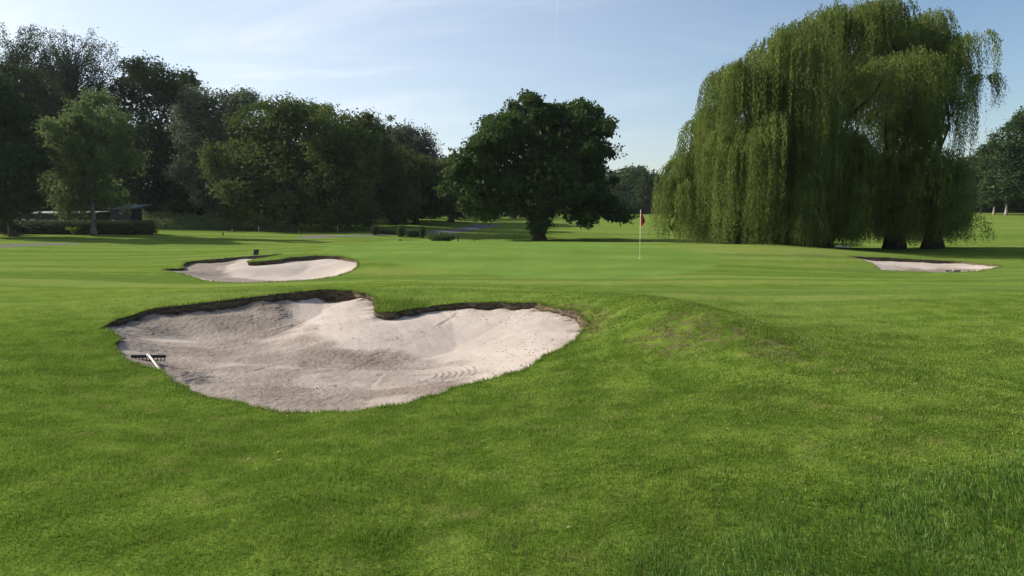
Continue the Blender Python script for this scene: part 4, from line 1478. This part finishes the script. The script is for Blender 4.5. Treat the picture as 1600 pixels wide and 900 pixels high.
rake('black headed rake with white handle lying in the large bunker', (232, 559), (258, 585), sz1, .58, 'bunker rakes')
rake('small black rake lying at the front edge of the distant right bunker', (1489, 424.3), (1474, 426.6), sz3, .55, 'bunker rakes')

# ------------------------------------------------------------------ small signs, posts and markers
s0 = hit(400, 398.2); zf = float(zg(s0[0], s0[1]))
o = thing('small_sign', 'small black square sign standing above the second bunker', 'sign', (s0[0], s0[1], zf))
k = s0[1] / FPX
m = MB()
m.add([(-4.3 * k, -.01, 0), (3.6 * k, -.01, 0), (4.3 * k, .06, 8.2 * k), (-3.6 * k, .06, 8.2 * k), (-4.3 * k, .02, 0), (3.6 * k, .02, 0), (4.3 * k, .09, 8.2 * k), (-3.6 * k, .09, 8.2 * k)],
      [[0, 1, 2, 3], [7, 6, 5, 4], [1, 5, 6, 2], [5, 4, 7, 6], [4, 0, 3, 7], [3, 2, 6, 7], [4, 5, 1, 0]])
m.build('sign_panel', MAT_BLACK, o)
m = MB()
m.tube([(-2.2 * k, .04, -.2), (-2.2 * k, .045, .12)], .012, 6); m.tube([(2.0 * k, .04, -.2), (2.0 * k, .045, .12)], .012, 6)
m.build('stake', MAT_PALEP, o)


def post(name, label, u, v_top, v_base, half_px, Y, mat, cat='post', group=None, cap=True):
    b = at(u, v_base, Y); zf = float(zg(b[0], Y)); top = at(u, v_top, Y)[2] - zf
    r = half_px * Y / FPX
    o = tag_o = None
    m = MB()
    m.lathe((0, 0, 0), [(r, -.15), (r, top * .5), (r * .96, top * .93), (r * .75, top * .98), (r * .2, top)], 9)
    o = m.build(name, mat)
    o.location = (b[0], Y, zf)
    tag(o, label, cat, group)
    return o


post('bollard', 'black bollard behind the green left of the lone dark tree', 715.5, 365.5, 375, 1.0, 54, MAT_BLACK, 'bollard')
post('marker_post', 'short dark post just left of the lone dark tree trunk', 803, 366, 374, .55, 58, MAT_BLACK)
post('marker_post', 'tiny dark peg between the black bollard and the lone tree', 741, 370, 375, .5, 58, MAT_BLACK)
post('marker_post', 'short dark stump on the fairway edge before the weeds', 348.5, 362.5, 369, 1.0, 62, MAT_BLACK)
GS = 'pale stakes along the edge of the wood'
for (u, vt, vb, Y, lab) in [(363, 358, 364, 68, 'short pale stake before the weeds left of the spreading tree'), (404.5, 353, 366, 69, 'tall pale stake at the foot of the spreading tree'),
                            (444.5, 350, 358, 73, 'pale stake in the shade under the spreading tree'), (467, 360, 367, 68, 'short pale stake right under the spreading tree crown'),
                            (527.5, 353, 362, 72, 'pale stake standing in shade near the cart path')]:
    post('wooden_stake', lab, u, vt, vb, .6, Y, MAT_WOOD, 'stake', GS)
GM = 'small black markers on the back edge of the green'
for (u, vb, lab) in [(625, 376.2, 'small black marker on the green left of the other one'), (690, 376.4, 'small black marker on the green nearer the bollard')]:
    h = hit(u, vb); zf = float(zg(h[0], h[1])); r = 1.5 * h[1] / FPX
    m = MB(); m.lathe((0, 0, 0), [(r * .6, -.02), (r, r * .5), (r * 1.05, r), (r * .8, r * 1.6), (r * .25, r * 1.95)], 10)
    o = m.build('tee_marker', MAT_BLACK, None, True); o.location = (h[0], h[1], zf); tag(o, lab, 'marker', GM)

# ------------------------------------------------------------------ air
HAZE = .00011
m_h, n_h, l_h = new_mat('haze')
pv = n_h.new('ShaderNodeVolumePrincipled')
pv.inputs['Color'].default_value = (.86, .91, 1.0, 1); pv.inputs['Density'].default_value = HAZE; pv.inputs['Anisotropy'].default_value = .3
oh = n_h.new('ShaderNodeOutputMaterial'); l_h.new(pv.outputs[0], oh.inputs['Volume'])
m = MB(); m.box((0, 700, 20), (2400, 1800, 60))
o = m.build('haze', m_h); o['kind'] = 'stuff'; o['label'] = 'thin pale haze in the air'

# ------------------------------------------------------------------ light
SUN_AZ, SUN_EL = math.radians(-70), math.radians(29)      # azimuth from the view direction, negative = left
sd = Vector((math.sin(SUN_AZ) * math.cos(SUN_EL), math.cos(SUN_AZ) * math.cos(SUN_EL), math.sin(SUN_EL)))
sun_d = bpy.data.lights.new('sun', 'SUN')
sun_d.energy = 5.0
sun_d.angle = math.radians(.53)
sun_d.color = (1.0, .93, .82)
sun = bpy.data.objects.new('sun', sun_d)
COL.objects.link(sun)
sun.rotation_euler = (-sd).to_track_quat('-Z', 'Y').to_euler()
sun.location = (-60, 30, 60)

w = bpy.data.worlds.new('World')
scene.world = w
w.use_nodes = True
nt = w.node_tree
nt.nodes.clear()
sky = nt.nodes.new('ShaderNodeTexSky')
sky.sky_type = 'NISHITA'
sky.sun_disc = False
sky.sun_elevation = SUN_EL
sky.sun_rotation = SUN_AZ
sky.air_density = 1.0; sky.dust_density = 0.8; sky.ozone_density = 2.0
tc = nt.nodes.new('ShaderNodeTexCoord')
sep = nt.nodes.new('ShaderNodeSeparateXYZ'); nt.links.new(tc.outputs['Generated'], sep.inputs[0])


def wm(op, a, b=0.0, clamp=False):
    o = nt.nodes.new('ShaderNodeMath'); o.operation = op; o.use_clamp = clamp
    for s_, v_ in ((o.inputs[0], a), (o.inputs[1], b)):
        if isinstance(v_, bpy.types.NodeSocket): nt.links.new(v_, s_)
        else: s_.default_value = v_
    return o.outputs[0]


zz = wm('ADD', sep.outputs[2], .12)
cu, cv_ = wm('DIVIDE', sep.outputs[0], zz), wm('DIVIDE', sep.outputs[1], zz)
comb = nt.nodes.new('ShaderNodeCombineXYZ')
nt.links.new(wm('MULTIPLY', wm('ADD', cu, wm('MULTIPLY', cv_, .25)), .55), comb.inputs[0])
nt.links.new(wm('MULTIPLY', cv_, 1.1), comb.inputs[1])
no = nt.nodes.new('ShaderNodeTexNoise'); no.inputs['Scale'].default_value = 1.1; no.inputs['Detail'].default_value = 7; no.inputs['Roughness'].default_value = .6; no.inputs['Distortion'].default_value = .6
nt.links.new(comb.outputs[0], no.inputs['Vector'])
mr = nt.nodes.new('ShaderNodeMapRange'); mr.interpolation_type = 'SMOOTHSTEP'
mr.inputs[1].default_value = .44; mr.inputs[2].default_value = .76; mr.inputs[3].default_value = 0; mr.inputs[4].default_value = .55
nt.links.new(no.outputs['Fac'], mr.inputs[0])
# an old vapour trail high up, broken by the wind
tx = wm('DIVIDE', sep.outputs[0], sep.outputs[1]); tz = wm('DIVIDE', sep.outputs[2], sep.outputs[1])
tn = nt.nodes.new('ShaderNodeTexNoise'); tn.inputs['Scale'].default_value = 16; tn.inputs['Detail'].default_value = 4
nt.links.new(tc.outputs['Generated'], tn.inputs['Vector'])
off = wm('ABSOLUTE', wm('SUBTRACT', wm('SUBTRACT', tx, wm('MULTIPLY', tz, .035)), wm('ADD', .052, wm('MULTIPLY', wm('SUBTRACT', tn.outputs['Fac'], .5), .006))))
tm = wm('MULTIPLY', wm('SUBTRACT', 1.0, wm('DIVIDE', off, .0022), True), wm('MULTIPLY', wm('MULTIPLY', wm('SUBTRACT', tz, .19), 6.0, True), wm('GREATER_THAN', sep.outputs[1], .1)), True)
trail = wm('MULTIPLY', tm, wm('MULTIPLY', wm('SUBTRACT', tn.outputs['Fac'], .25), .55), True)
mx = nt.nodes.new('ShaderNodeMix'); mx.data_type = 'RGBA'
nt.links.new(wm('ADD', trail, wm('MULTIPLY', wm('ADD', mr.outputs[0], .38), wm('MULTIPLY', wm('SUBTRACT', .6, wm('MULTIPLY', sep.outputs[0], 1.3)), 1.0, True), True), True), mx.inputs[0])
hsv = nt.nodes.new('ShaderNodeHueSaturation'); hsv.inputs['Saturation'].default_value = 1.0
nt.links.new(sky.outputs[0], hsv.inputs['Color']); nt.links.new(hsv.outputs[0], mx.inputs[6]); mx.inputs[7].default_value = (6.8, 7.2, 7.7, 1)
bg = nt.nodes.new('ShaderNodeBackground'); bg.inputs['Strength'].default_value = .085
nt.links.new(mx.outputs[2], bg.inputs[0])
wo = nt.nodes.new('ShaderNodeOutputWorld'); nt.links.new(bg.outputs[0], wo.inputs[0])

scene.render.engine = 'CYCLES'
scene.view_settings.view_transform = 'Standard'
scene.view_settings.look = 'None'
scene.view_settings.exposure = 0.78
scene.view_settings.gamma = 1.0
scene.view_settings.use_curve_mapping = False
scene.cycles.max_bounces = 6
scene.cycles.diffuse_bounces = 3
scene.cycles.transmission_bounces = 4
scene.cycles.glossy_bounces = 2
scene.cycles.use_denoising = True
